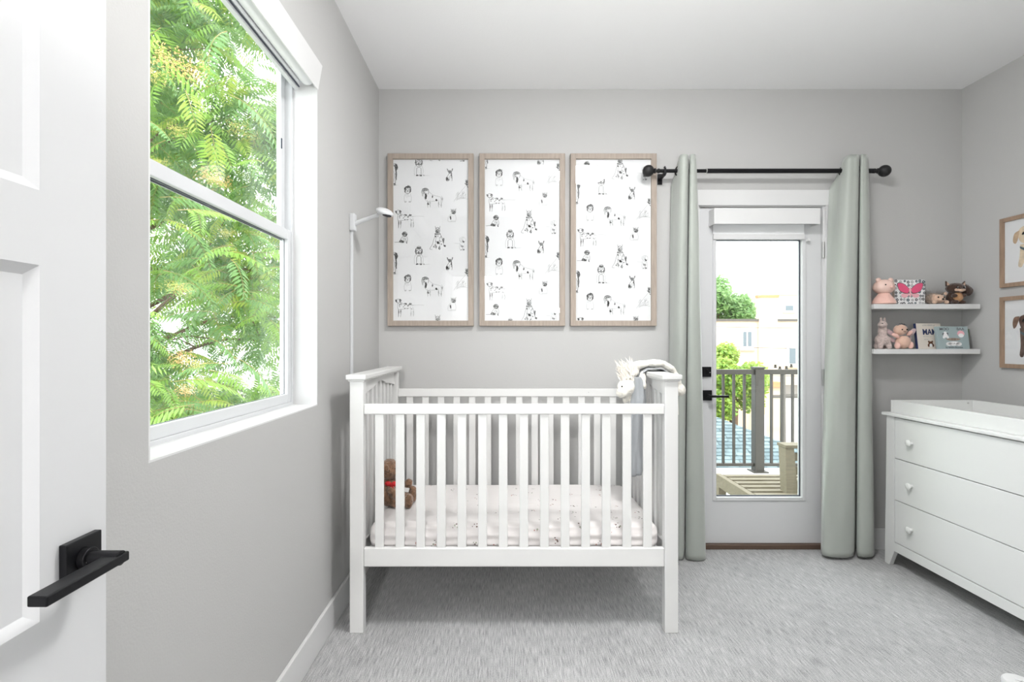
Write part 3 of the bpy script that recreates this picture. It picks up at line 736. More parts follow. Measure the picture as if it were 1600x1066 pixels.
PLACE = [  # kind, x, y in picture one (crop units from its own corner), repeat 495
    ('hound', 88, 150), ('bulldog', 225, 108), ('small_dog', 397, 150), ('puppy', 163, 257), ('curly_dog', 298, 280), ('shaggy_dog', 470, 240),
    ('spotted_dog', 145, 395), ('terrier', 406, 376), ('dark_puppy', 140, 502), ('great_dog', 330, 505), ('pale_terrier', 465, 535)]

def picture(px0, px1, dx, dy, label):
    Yp = 3.07; sc = Yp/800
    x0, x1 = (px0-788)*sc, (px1-788)*sc; z1, z0 = CAMZ+(534-240)*sc, CAMZ+(534-509.5)*sc
    t = thing('framed_print', label, 'picture', ((x0+x1)/2, YB, z0), group='three dog pattern prints over the crib')
    y0 = 3.066; fw = .032
    for (a, b, c_, d) in ((x0, x0+fw, z0, z1), (x1-fw, x1, z0, z1), (x0+fw, x1-fw, z0, z0+fw), (x0+fw, x1-fw, z1-fw, z1)):
        MB().box(a, b, y0, YB, c_, d).build('frame_bar', M['frame'], t, bevel=.0015)
    ix0, ix1, iz0, iz1 = x0+fw-.002, x1-fw+.002, z0+fw-.002, z1-fw+.002
    pr = MB().box(ix0, ix1, 3.082, 3.086, iz0, iz1).build('print', M['paper'], t)
    MB().box(ix0, ix1, 3.0745, 3.0762, iz0, iz1).build('glass', M['pglass'], t)
    # crop units: picture one's outer left-top corner is (53, 36)
    ox, oy = 53, 36
    for kind, mx, my in PLACE:
        for rep in (-1, 0, 1, 2):
            cx = x0+(mx+dx-ox)*UNIT; cz = z1-(my+dy+495*rep-oy)*UNIT
            if cz > iz1+.07 or cz < iz0-.07: continue
            mb = MB()
            for pts, wd, dark in MOT[kind].s:
                mb.cur = 0 if dark else 1
                wv = wd*UNIT*.62*1.0
                for i in range(len(pts)-1):
                    a = Vector((cx+pts[i][0]*UNIT, 0, cz-pts[i][1]*UNIT)); b = Vector((cx+pts[i+1][0]*UNIT, 0, cz-pts[i+1][1]*UNIT))
                    if not all(ix0+.003 < p.x < ix1-.003 and iz0+.003 < p.z < iz1-.003 for p in (a, b)): continue
                    d = b-a
                    if d.length < 1e-6: continue
                    s = Vector((-d.z, 0, d.x)).normalized()*wv
                    yy = 3.0816
                    mb.add([(a+s)+Vector((0, yy, 0)), (a-s)+Vector((0, yy, 0)), (b-s)+Vector((0, yy, 0)), (b+s)+Vector((0, yy, 0))], [(0, 1, 2, 3)])
            if len(mb.f) > 12:
                mb.build('dog_sketch', [M['ink'], M['ink2']], pr, fix=False)
    return t
picture(605.5, 740, 0, 0, 'leftmost of three dog pattern prints in oak frames above the crib')
# the repeat is shifted from one panel to the next
picture(749, 883, -22+22-(749-605.5)*3.553+509.0, -92, 'middle of three dog pattern prints in oak frames above the crib')
picture(891.5, 1026, 0, 103, 'rightmost of three dog pattern prints, nearest the curtain')

# ------------------------------------------------------------------ puppy pictures on the right wall
def pup_picture(z0, z1, label, dark):
    xw = XR; y1 = 2.845; y0 = 2.845-.335; fw = .022; xf = 2.750
    t = thing('framed_picture', label, 'picture', (xw, (y0+y1)/2, z0), group='puppy pictures on the right wall')
    for (a, b, c_, d) in ((y0, y0+fw, z0, z1), (y1-fw, y1, z0, z1), (y0+fw, y1-fw, z0, z0+fw), (y0+fw, y1-fw, z1-fw, z1)):
        MB().box(xf, xw, a, b, c_, d).build('frame_bar', M['frame2'], t, bevel=.001)
    pr = MB().box(2.760, 2.764, y0+fw-.001, y1-fw+.001, z0+fw-.001, z1-fw+.001).build('print', M['paper'], t)
    MB().box(2.7555, 2.7565, y0+fw-.001, y1-fw+.001, z0+fw-.001, z1-fw+.001).build('glass', M['pglass'], t)
    cy = (y0+y1)/2+.014; cz = (z0+z1)/2
    lay = [0]
    def shape(pts, m_, n=48):
        lay[0] += 1
        pts = catmull(pts+[pts[0]], n)[:-1]
        MB().prism([(cy-u, cz+v) for u, v in pts], 2.7598-.0002*lay[0], 2.7600-.0002*lay[0], 'X').build('painted_puppy', m_, pr, fix=True)
    A, B, Cc = (M['wash3'], M['wash4'], M['collar']) if dark else (M['wash1'], M['wash2'], M['collar'])
    s = 1
    if dark:
        shape([(-.050, .02), (-.045, -.07), (-.050, -.125), (-.030, -.13), (-.018, -.07), (.01, -.06), (.025, -.12), (.045, -.12), (.045, -.05), (.05, .02), (0, .045)], A)
        shape([(-.055, .06), (-.045, .085), (0, .095), (.045, .085), (.055, .055), (.04, .02), (0, .005), (-.04, .02)], A)
        shape([(-.050, .085), (-.078, .080), (-.088, .050), (-.082, .020), (-.068, .030), (-.056, .060)], B)
        shape([(.050, .085), (.078, .080), (.088, .050), (.082, .020), (.068, .030), (.056, .060)], B)
        shape([(-.03, .030), (0, .045), (.03, .03), (.02, .012), (-.02, .012)], B)
    else:
        shape([(-.048, .03), (-.050, -.03), (-.058, -.08), (-.04, -.09), (-.02, -.06), (.02, -.06), (.04, -.09), (.058, -.08), (.05, -.02), (.048, .03)], A)
        shape([(-.062, .09), (-.045, .120), (0, .130), (.045, .120), (.062, .09), (.045, .045), (0, .028), (-.045, .045)], A)
        shape([(-.050, .108), (-.078, .095), (-.086, .055), (-.072, .040), (-.060, .060)], B)
        shape([(.050, .108), (.078, .095), (.086, .055), (.072, .040), (.060, .060)], B)
    shape([(-.048, .022), (0, .002), (.048, .022), (.044, .008), (0, -.012), (-.044, .008)] if not dark else [(-.046, .005), (0, -.012), (.046, .005), (.042, -.01), (0, -.028), (-.042, -.01)], Cc)
    ey = .088 if not dark else .062
    for sx in (-.030, .030):
        shape([(sx-.009, ey-.004), (sx, ey+.008), (sx+.009, ey+.002), (sx, ey-.008)], M['eye'])
    shape([(-.012, ey-.028), (0, ey-.022), (.012, ey-.028), (0, ey-.040)], M['eye'])
    return t
pup_picture(1.552, 1.933, 'upper of two framed puppy pictures on the right wall, cream puppy', False)
pup_picture(1.110, 1.500, 'lower of two framed puppy pictures on the right wall, chocolate brown puppy', True)

# ------------------------------------------------------------------ curtain rod and curtains
rod = thing('curtain_rod', 'black curtain rod with ball ends above the balcony door', 'curtain rod', (1.51, YB, 2.26))
zr, yr = 2.258, 3.01
xa, xb, xm = (1030-788)/800*yr, (1365-788)/800*yr, (1104-788)/800*yr
MB().tube([(xa, yr, zr), (xm, yr, zr)], .0105, 18).build('rod_inner', M['black'], rod, smooth=True)
MB().tube([(xm, yr, zr), (xb-.004, yr, zr)], .0135, 18).build('rod_outer', M['black'], rod, smooth=True)
MB().tube([(xm-.004, yr, zr), (xm+.001, yr, zr)], .0145, 18).build('joint_ring', M['chrome'], rod, smooth=True)
for s, x in ((-1, xa), (1, xb)):
    pr = [(.011, -.004), (.014, .0), (.014, .008), (.009, .012), (.009, .018), (.015, .022), (.015, .028), (.010, .032)]
    for k in range(1, 14):
        a = pi*k/14; pr.append((.034*sin(a), .032+.032-.034*cos(a)))
    MB().lathe([(r, s*h) for r, h in pr], (x, yr, zr), 'X', 28).build('finial', M['blackm'], rod, smooth=True)
for x in ((1038-788)/800*yr, (1348-788)/800*yr):
    q = MB().box(x-.006, x+.006, yr-.012, YB-.006, zr-.030, zr-.018).box(x-.008, x+.008, yr-.018, yr+.018, zr-.024, zr-.0105)
    q.box(x-.006, x+.006, yr-.020, yr-.015, zr-.02, zr+.014)
    q.build('bracket', M['black'], rod, bevel=.001)
    MB().box(x-.014, x+.014, YB-.006, YB, zr-.055, zr+.01).build('wall_plate', M['black'], rod, bevel=.001)
    MB().tube([(x, yr-.014, zr+.020), (x, yr+.002, zr+.020)], .004, 10).build('set_screw', M['black'], rod)

def curtain(top, bot, zb, label, side, groms, bseed):
    t = thing('curtain', label, 'curtain', ((top[5][0]-788)/800*3.0, 3.0, zb), group='sage curtains on the black rod')
    nc, nr = 150, 80
    T = catmull([(p[0], p[1], p[2]) for p in top], nc); B = catmull([(p[0], p[1], zb) for p in bot], nc)
    rows = []
    for i in range(nr):
        u = i/(nr-1); row = []
        for j in range(nc):
            a, b = T[j], B[j]
            e = u**.75
            px = a[0]*(1-e)+b[0]*e; Y = a[1]*(1-e)+b[1]*e; z = a[2]*(1-u)+b[2]*u
            X0 = (px-788)/800*Y
            n1 = mnoise.noise(Vector((j*.05+bseed, z*1.1, 0)))*.010*min(1, u*3)
            n2 = mnoise.noise(Vector((j*.03+z*4+bseed, z*5-j*.04, 3)))*.0065*min(1, u*2)
            row.append(Vector((X0+n2*.5, Y+n1*.6+n2, z)))
        rows.append(row)
    q = MB().grid(rows).build('fabric_panel', M['curtain'], t, smooth=True, fix=False)
    s = q.modifiers.new('thick', 'SOLIDIFY'); s.thickness = .0025; s.offset = 0
    # stitched bottom hem
    hr = []
    for dz in (0, .008):
        hr.append([Vector((p.x, p.y-.0022, zb+.085+dz)) for p in rows[-4]])
    for gx, ang in groms:
        g = MB(); R = .023
        ax = Vector((cos(radians(ang)), sin(radians(ang)), 0)); side_ = Vector((-ax.y, ax.x, 0)); c = Vector((gx, yr, zr))
        pts = [c+side_*R*cos(2*pi*k/28)+Vector((0, 0, 1))*R*sin(2*pi*k/28) for k in range(29)]
        g.tube(pts, .0055, 8, cap=False); g.build('grommet', M['blackm'], t, smooth=True)
    return t
zt = 2.333
curtain([(1049, 3.08, 2.20), (1054, 3.055, 2.25), (1059, 3.01, 2.305), (1063, 2.965, zt), (1069, 2.945, zt), (1075, 2.955, zt), (1077, 3.04, zt), (1079, 3.05, zt), (1078.5, 2.96, zt), (1083, 2.945, zt), (1087, 2.965, zt), (1086, 3.05, zt)],
        [(1043, 3.06), (1044, 3.03), (1048, 2.98), (1054, 2.95), (1061, 2.93), (1068, 2.95), (1070, 3.04), (1072, 3.05), (1072, 2.95), (1086, 2.915), (1102, 2.94), (1099, 3.05)],
        .006, 'sage green curtain panel between the crib and the balcony door', -1, [((1059-788)/800*yr, 18), ((1081-788)/800*yr, -10)], 1.3)
curtain([(1296, 3.08, 2.18), (1304, 3.068, 2.22), (1312, 3.045, 2.28), (1318, 3.0, 2.325), (1326, 2.96, zt), (1334, 2.95, zt), (1342, 2.955, zt), (1344, 3.04, zt), (1346, 3.045, zt), (1345, 2.96, zt), (1350, 2.945, zt), (1355, 2.96, zt), (1357, 3.04, zt)],
        [(1283, 3.04), (1284, 3.0), (1286, 2.965), (1296, 2.94), (1308, 2.93), (1322, 2.93), (1333, 2.96), (1336, 3.04), (1340, 3.04), (1339, 2.96), (1351, 2.93), (1364, 2.95), (1366, 3.04)],
        .018, 'sage green curtain panel between the balcony door and the dresser', 1, [((1317.5-788)/800*yr, 28), ((1344-788)/800*yr, -8)], 5.1)

# ------------------------------------------------------------------ floating shelves and what stands on them
def shelf(ztop, label):
    t = thing('wall_shelf', label, 'shelf', (2.44, YB, ztop), group='white floating shelves in the right corner')
    MB().box(2.130, 2.742, 2.950, YB, ztop-.028, ztop).build('board', M['white'], t, bevel=.001)
    MB().box(2.742, 2.764, 3.03, YB, ztop-.024, ztop-.008).build('mounting_rail', M['white'], t)
    return t
ZU, ZL = 1.471, 1.211
shelf(ZU, 'upper white floating shelf in the right corner')
shelf(ZL, 'lower white floating shelf in the right corner')
def SX(px, Y): return (px-788)/800*Y
def SZ(py, Y): return CAMZ-(py-534)/800*Y

def pink_doll():
    Y = 3.0; x = SX(1381, Y)
    t = thing('pink_figurine', 'pink round-headed figurine at the left end of the upper shelf', 'figurine', (x, Y, ZU))
    MB().lathe([(.052, 0), (.060, .006), (.058, .02), (.047, .038), (.036, .052), (.030, .062), (.020, .07)], (x, Y, ZU), n=32).build('body', M['pinkp'], t, smooth=True, bevel=.001)
    blob('head', [((x, Y, ZU+.103), (.058, .052, .045)), ((x, Y, ZU+.098), (.060, .050, .036))], M['pinkdoll'], t, .006)
    for s in (-1, 1):
        MB().ell((x+s*.036, Y-.005, ZU+.143), (.015, .010, .013)).build('ear', M['pinkdoll'], t, smooth=True)
        MB().ell((x+.004+s*.028, Y-.047, ZU+.112), (.0035, .003, .0035)).build('eye', M['eye'], t, smooth=True)
    MB().ell((x+.006, Y-.053, ZU+.098), (.010, .006, .007)).build('snout', M['pinkp'], t, smooth=True)
    return t
pink_doll()

def butterfly_book():
    Y = 3.015; x0, x1 = SX(1398, Y), SX(1446, Y); h = SZ(437.5, Y)-ZU
    t = thing('picture_book', 'butterfly book with pink wings on the upper shelf', 'book', ((x0+x1)/2, Y, ZU))
    MB().box(x0, x1, Y, Y+.003, ZU, ZU+h).box(x0, x1, Y+.024, Y+.027, ZU, ZU+h).box(x1-.003, x1, Y, Y+.027, ZU, ZU+h).build('cover', M['lwhite'], t, bevel=.0005)
    MB().box(x0+.002, x1-.003, Y+.003, Y+.024, ZU+.002, ZU+h-.002).build('pages', M['pages'], t)
    cx, cz = (x0+x1)/2, ZU+h*.55; W = (x1-x0)/2
    rnd = random.Random(5); fl = MB()
    for i in range(8):
        for j in range(7):
            u = x0+.011+(x1-x0-.022)*(i+.2*rnd.uniform(-1, 1))/7; v_ = ZU+.010+(h-.02)*(j+.2*rnd.uniform(-1, 1))/6
            fl.cur = rnd.choice((0, 0, 1, 2))
            r1 = rnd.uniform(.0065, .0095); r0 = r1*.3; n = 14; vs = []
            for k in range(n):
                a = 2*pi*k/n; q = r1*(1+.22*cos(5*a))
                vs += [(u+q*cos(a), Y-.0006, v_+q*sin(a)), (u+r0*cos(a), Y-.0006, v_+r0*sin(a))]
            fl.add(vs, [(2*k, 2*((k+1) % n), 2*((k+1) % n)+1, 2*k+1) for k in range(n)])
    fl.build('flower_print', [M['lgrey'], M['collar'], M['ink2']], t, fix=False)
    def wing(s, big, m_, d, nm):
        up = [(.004, .010), (.020, .028), (.045, .045), (.072, .047), (.074, .030), (.062, .004), (.040, -.010), (.012, -.012)]
        lo = [(.006, -.012), (.030, -.012), (.052, -.018), (.050, -.034), (.030, -.040), (.012, -.030)]
        p = catmull((up if big else lo)+[(up if big else lo)[0]], 40)[:-1]
        c0 = (.04, .015) if big else (.03, -.024)
        k = 1.07 if m_ == 'lgrey' else .95
        MB().prism([(cx+s*(c0[0]+(u-c0[0])*k), cz+c0[1]+(v_-c0[1])*k) for u, v_ in p], Y-.0006-d, Y-.0002-d, 'Y').build(nm, M[m_], t)
    for s in (-1, 1):
        wing(s, True, 'lgrey', .0004, 'wing_outline'); wing(s, False, 'lpink', .0004, 'lower_wing'); wing(s, True, 'hotpink', .001, 'upper_wing')
    MB().ell((cx, Y-.001, cz+.006), (.007, .0012, .016)).ell((cx, Y-.001, cz-.02), (.006, .0012, .016)).build('butterfly_body', M['lpink'], t, smooth=True)
butterfly_book()

def pile(mb, c, r, n, l, w, seed, dirbias=(0, 0, 0), cond=None):
    rnd = random.Random(seed); c = Vector(c)
    for _ in range(n):
        d = Vector((rnd.gauss(0, 1), rnd.gauss(0, 1), rnd.gauss(0, 1))).normalized()
        if cond and not cond(d): continue
        p = c+Vector((d.x*r[0], d.y*r[1], d.z*r[2])); dd = (d+Vector(dirbias)+Vector((rnd.uniform(-.3, .3), rnd.uniform(-.3, .3), rnd.uniform(-.3, .3)))).normalized()
        s = dd.orthogonal().normalized()*w; ll = l*rnd.uniform(.6, 1.2)
        mb.add([p-s, p+s, p+dd*ll], [(0, 1, 2)])

def hedgehog():
    Y = 3.0; x = SX(1461.5, Y)
    t = thing('plush_hedgehog', 'small grey-brown hedgehog plush between butterfly book and squirrel', 'stuffed animal', (x, Y, ZU))
    blob('body', [((x+.004, Y+.02, ZU+.036), (.046, .040, .036))], M['hog'], t, .006, .004)
    blob('face', [((x+.004, Y-.018, ZU+.032), (.036, .026, .026)), ((x-.002, Y-.040, ZU+.026), (.014, .014, .012))], M['hogf'], t, .004)
    mb = MB(); pile(mb, (x+.004, Y+.02, ZU+.038), (.044, .040, .038), 900, .032, .0014, 3, (0, .2, .5), lambda d: d.y > -.55 and d.z > -.3 or d.z > .55)
    o = mb.build('spines', M['hog'], t, fix=False); o['kind'] = 'stuff'
    for s in (-1, 1):
        MB().ell((x+s*.017, Y-.041, ZU+.040), (.0042, .003, .0042)).build('eye', M['eye'], t, smooth=True)
        MB().ell((x+.012+s*.034, Y-.018, ZU+.056+s*.006), (.009, .005, .010)).build('ear', M['hogf'], t, smooth=True)
        MB().ell((x+s*.034, Y-.036, ZU+.012), (.012, .012, .011)).build('paw', M['hogf'], t, smooth=True)
    MB().ell((x-.002, Y-.055, ZU+.028), (.006, .004, .005)).build('nose', M['eye'], t, smooth=True)
hedgehog()

def squirrel():
    Y = 3.0; x = SX(1490, Y)
    t = thing('plush_squirrel', 'dark brown squirrel plush with bushy tail on the upper shelf', 'stuffed animal', (x, Y, ZU))
    blob('body', [((x+.002, Y, ZU+.040), (.040, .036, .044)), ((x-.018, Y-.030, ZU+.012), (.016, .022, .013)), ((x+.024, Y-.030, ZU+.012), (.016, .022, .013))], M['darkbr'], t, .005, .005)
    blob('head', [((x, Y-.012, ZU+.094), (.052, .040, .032)), ((x-.002, Y-.040, ZU+.084), (.020, .018, .014))], M['darkbr'], t, .005, .005)
    blob('belly', [((x+.002, Y-.028, ZU+.042), (.029, .018, .030))], M['tan'], t, .004, .003)
    blob('muzzle', [((x-.003, Y-.055, ZU+.078), (.014, .011, .010)), ((x-.020, Y-.045, ZU+.082), (.014, .010, .010)), ((x+.016, Y-.045, ZU+.082), (.014, .010, .010))], M['hogf'], t, .004)
    blob('tail', [((x+.070, Y+.01, ZU+.088), (.044, .030, .033), Vector((1, 0, 0)).rotation_difference(Vector((1, 0, -.35)))), ((x+.092, Y+.01, ZU+.080), (.024, .026, .030)), ((x+.042, Y+.03, ZU+.045), (.018, .018, .040))], M['darkbr'], t, .005, .006)
    for s in (-1, 1):
        MB().prism([(x+s*.030, ZU+.112), (x+s*.056, ZU+.138), (x+s*.054, ZU+.104)], Y-.016, Y-.004, 'Y').build('ear', M['darkbr'], t, bevel=.003)
        MB().prism([(x+s*.038, ZU+.114), (x+s*.052, ZU+.130), (x+s*.052, ZU+.110)], Y-.0185, Y-.016, 'Y').build('inner_ear', M['hogf'], t)
        MB().ell((x-.003+s*.019, Y-.051, ZU+.094), (.0065, .005, .0065)).build('eye', M['eye'], t, smooth=True)
        MB().ell((x-.003+s*.0205, Y-.0555, ZU+.097), (.0022, .0015, .0022)).build('eye_glint', M['lwhite'], t, smooth=True)
        blob('arm', [((x+s*.026, Y-.034, ZU+.050), (.012, .020, .012))], M['darkbr'], t, .004)
squirrel()

def alpaca():
    Y = 3.0; x = SX(1379, Y)
    t = thing('plush_alpaca', 'pinkish grey knitted alpaca plush beside the curtain, lower shelf', 'stuffed animal', (x, Y, ZL))
    blob('body', [((x, Y, ZL+.052), (.044, .036, .034)), ((x-.004, Y-.004, ZL+.100), (.024, .024, .050)), ((x-.006, Y-.008, ZL+.142), (.024, .026, .022)),
                  ((x-.026, Y-.028, ZL+.138), (.018, .018, .012)), ((x-.024, Y-.016, ZL+.018), (.015, .015, .022)), ((x+.026, Y-.016, ZL+.018), (.015, .015, .022)),
                  ((x-.022, Y+.02, ZL+.018), (.014, .014, .022)), ((x+.026, Y+.02, ZL+.018), (.014, .014, .022))], M['knit'], t, .005, .004)
    for s in (-1, 1):
        MB().ell((x+.002+s*.014, Y+s*.004, ZL+.168), (.006, .006, .017)).build('ear', M['knit'], t, smooth=True)
    MB().ell((x-.026, Y-.034, ZL+.147), (.004, .004, .004)).build('eye', M['eye'], t, smooth=True)
alpaca()

def fairy():
    Y = 2.995; x = SX(1409, Y)
    t = thing('plush_doll', 'peach plush doll with pink wings on the lower shelf', 'stuffed animal', (x, Y, ZL))
    blob('body', [((x+.003, Y-.005, ZL+.040), (.042, .034, .040))], M['peach'], t, .005, .002)
    for dx, dz in ((-.040, .020), (.036, .022)):
        blob('leg', [((x+dx, Y-.020, ZL+dz), (.015, .018, .022), None)], M['pinkp'], t, .004)
    blob('arm', [((x-.044, Y-.012, ZL+.078), (.026, .012, .013), Vector((1, 0, 0)).rotation_difference(Vector((-1, 0, .45))))], M['pinkp'], t, .004)
    blob('arm', [((x+.036, Y-.012, ZL+.092), (.022, .012, .012), Vector((1, 0, 0)).rotation_difference(Vector((1, 0, .8))))], M['pinkp'], t, .004)
    blob('head', [((x-.016, Y-.010, ZL+.112), (.037, .032, .032))], M['peach'], t, .005)
    for s in (-1, 1):
        MB().ell((x-.014+s*.014, Y-.040, ZL+.113), (.0042, .003, .0042)).build('eye', M['eye'], t, smooth=True)
        q = Vector((0, 0, 1)).rotation_difference(Vector((s*.75, .2, .6)))
        blob('wing', [((x+s*.066+.004, Y+.012, ZL+.098), (.016, .006, .036), q), ((x+s*.050, Y+.012, ZL+.055), (.014, .006, .024), q)], M['lilac'], t, .004)
    MB().tube([(x-.022, Y-.041, ZL+.104), (x-.014, Y-.043, ZL+.100), (x-.006, Y-.041, ZL+.103)], .001, 6).build('mouth', M['eye'], t)
    hb = MB()
    for k in range(5):
        a = radians(50+20*k); hb.ell((x-.010+.033*cos(a)*1.0, Y-.012, ZL+.112+.034*sin(a)), (.006, .008, .005))
    hb.build('flower_band', M['lgrey'], t, smooth=True)
fairy()

def text(body, size, loc, m_, parent, rotz=0, bold=.0, tilt=0, align='CENTER', sx=1):
    cu = bpy.data.curves.new('lettering', 'FONT'); cu.body = body; cu.size = size; cu.extrude = .0003; cu.offset = bold; cu.align_x = align
    cu.materials.append(m_)
    tmp = bpy.data.objects.new('lettering', cu)
    me = bpy.data.meshes.new_from_object(tmp); bpy.data.objects.remove(tmp)
    o = bpy.data.objects.new('lettering', me); C.objects.link(o); o.parent = parent; o.location = loc
    o.rotation_euler = (pi/2, 0, 0); o.scale = (sx, 1, 1)
    return o

def board_book(name, label, px0, px1, Y, h, th, cover, rotz, lean, deco):
    w_ = (px1-px0)/800*Y/max(.5, cos(rotz))
    t = thing(name, label, 'book', (SX(px0, Y), Y, ZL))
    t.rotation_euler = (-lean, 0, rotz)
    # local coordinates: x right along the cover, y back, z up
    def lb(nm, mb, m_, **k):
        me = mb.mesh(nm, m_); bm = bmesh.new(); bm.from_mesh(me); bmesh.ops.recalc_face_normals(bm, faces=bm.faces); bm.to_mesh(me); bm.free()
        o = bpy.data.objects.new(nm, me); C.objects.link(o); o.parent = t
        if k.get('bevel'):
            b = o.modifiers.new('bevel', 'BEVEL'); b.width = k['bevel']; b.segments = 2; b.limit_method = 'ANGLE'
        return o
    lb('cover', MB().box(0, w_, 0, .002, 0, h).box(0, w_, th-.002, th, 0, h), cover, bevel=.0007)
    lb('spine', MB().box(-.0015, 0, 0, th, 0, h), M['navy'] if name == 'children_book' else cover)
    lb('pages', MB().box(.0005, w_-.001, .002, th-.002, .001, h-.001), M['pages'])
    deco(t, w_, h, lb)
    return t
def deco_cream(t, w_, h, lb):
    text('LOVE MAKES A', .0115, (w_*.5, -.0004, h*.90), M['ink2'], t)
    text('MAMA', .047, (w_*.61, -.0004, h*.56), M['navy'], t, bold=.0012, sx=.85)
    text('from me to you', .0080, (w_*.42, -.0004, h*.47), M['ink2'], t)
    text('little one', .007, (w_*.36, -.0004, h*.36), M['ink2'], t)
    p = []
    for k in range(40):
        a = 2*pi*k/40; p.append((w_*.86+.0011*16*sin(a)**3, h*.46+.0011*(13*cos(a)-5*cos(2*a)-2*cos(3*a)-cos(4*a))))
    lb('heart_print', MB().prism(p, -.0006, -.0002, 'Y'), M['red'])
    d = MB(); cx, cz = w_*.52, h*.19
    def disc(cx, cz, rx, rz, y): d.prism([(cx+rx*cos(2*pi*k/20), cz+rz*sin(2*pi*k/20)) for k in range(20)], y, y+.0003, 'Y')
    disc(cx, cz+.004, .014, .012, -.0006); disc(cx-.011, cz+.015, .005, .005, -.0006); disc(cx+.011, cz+.015, .005, .005, -.0006); disc(cx-.014, cz-.008, .006, .009, -.0006); disc(cx+.014, cz-.008, .006, .009, -.0006)
    lb('dog_print', d, M['brownp'])
    d2_ = MB(); d2_.prism([(cx+.009*cos(2*pi*k/20), cz-.008+.010*sin(2*pi*k/20)) for k in range(20)], -.0010, -.0007, 'Y')
    lb('dog_belly_print', d2_, M['lwhite'])
def deco_teal(t, w_, h, lb):
    text('MOO', .022, (w_*.24, -.0004, h*.83), M['lgrey'], t, bold=.0002)
    text('BAA', .022, (w_*.76, -.0004, h*.83), M['lgrey'], t, bold=.0002)
    text('LA LA LA', .013, (w_*.5, -.0012, h*.21), M['ink2'], t, bold=.0003)
    text('by Sandra Boynton', .0125, (w_*.5, -.0004, h*.045), M['lgrey'], t, bold=.0002)
    d = MB()
    def disc(d, cx, cz, rx, rz, y): d.prism([(cx+rx*cos(2*pi*k/20), cz+rz*sin(2*pi*k/20)) for k in range(20)], y, y+.0003, 'Y')
    disc(d, w_*.26, h*.60, .012, .013, -.0008); disc(d, w_*.20, h*.52, .006, .008, -.0008); disc(d, w_*.33, h*.52, .006, .008, -.0008); disc(d, w_*.26, h*.72, .008, .007, -.0008)
    disc(d, w_*.76, h*.60, .015, .012, -.0008); disc(d, w_*.5, h*.24, .036, .013, -.0008); disc(d, w_*.34, h*.22, .016, .011, -.0008); disc(d, w_*.66, h*.22, .016, .011, -.0008)
    lb('animal_print', d, M['lwhite'])
    d = MB(); disc(d, w_*.20, h*.66, .007, .006, -.0005); disc(d, w_*.32, h*.67, .007, .006, -.0005); lb('cow_patch_print', d, M['lgrey'])
    d = MB(); disc(d, w_*.76, h*.68, .020, .018, -.0005); lb('sheep_print', d, M['lpink'])
    d = MB(); disc(d, w_*.5, h*.43, .04, .008, -.0004); lb('grass_print', d, M['hog'])
board_book('children_book', 'cream children\'s book with navy capitals beside the plush doll', 1435, 1476, 3.01, .152, .016, M['creamc'], radians(4), radians(7), deco_cream)
board_book('board_book', 'grey-teal board book at the right end of the lower shelf', 1467, 1513.5, 2.975, .133, .018, M['teal'], radians(-3), radians(8), deco_teal)
gb = thing('green_book', 'dark green book half hidden behind the grey-teal board book', 'book', (SX(1508, 3.03), 3.035, ZL))
x_ = SX(1508, 3.03)
MB().box(x_-.06, x_+.028, 3.035, 3.038, ZL, ZL+.118).box(x_-.06, x_+.028, 3.048, 3.051, ZL, ZL+.118).build('cover', M['green'], gb)
MB().box(x_-.058, x_+.026, 3.038, 3.048, ZL+.001, ZL+.116).build('pages', M['pages'], gb)

# ------------------------------------------------------------------ dresser with changing tray
def dresser():
    X0, X1, Y1, Y0 = 2.165, 2.690, 2.910, 1.62
    t = thing('dresser', 'white three-drawer dresser along the right wall', 'dresser', ((X0+X1)/2, (Y0+Y1)/2, 0))
    dr = M['dresser']; xi = X0+.004
    MB().box(X0-.014, X1+.01, Y0-.012, Y1+.012, .838, .855).build('top_board', dr, t, bevel=.004, seg=3)
    st = .066
    # side panels and stiles running down into splayed, tapered feet
    for yo, yi, s in ((Y1, Y1-st, 1), (Y0, Y0+st, -1)):
        MB().prism([(yo-s*.010, .838), (yi, .838), (yi, .085), (yo-s*.030, 0), (yo+s*.004, 0)], X0, X0+.024, 'X').build('stile', dr, t, bevel=.0015)
        MB().prism([(yo-s*.010, .838), (yi, .838), (yi, .085), (yo-s*.030, 0), (yo+s*.004, 0)], X1-.024, X1, 'X').build('stile', dr, t, bevel=.0015)
        MB().box(X0+.024, X1-.024, yo-s*.030 if s > 0 else yo+.012, yo-s*.012 if s > 0 else yo+.030, .10, .838).build('side_panel', dr, t, bevel=.001)
    ya, yb = Y0+st, Y1-st
    MB().box(X0, X0+.022, ya, yb, .090, .139).build('bottom_rail', dr, t, bevel=.0015)
    MB().box(X0+.006, X0+.020, ya, yb, .834, .838).build('top_rail', M['spring'], t)
    MB().box(X0+.03, X1-.024, ya, yb, .10, .83).build('carcass', dr, t)
    for z0, z1 in ((.143, .374), (.378, .605), (.609, .832)):
        d = MB().box(X0+.002, X0+.022, ya+.003, yb-.003, z0, z1).build('drawer', dr, t, bevel=.0012)
        for yk in (2.723, Y0+(Y1-2.723)):
            zk = (z0+z1)/2-.008
            MB().lathe([(.009, 0), (.008, -.010), (.012, -.014), (.0175, -.018), (.0175, -.023), (.013, -.027), (.004, -.028)], (X0+.002, yk, zk), 'X', 24).build('knob', dr, d, smooth=True)
    return t
dresser()
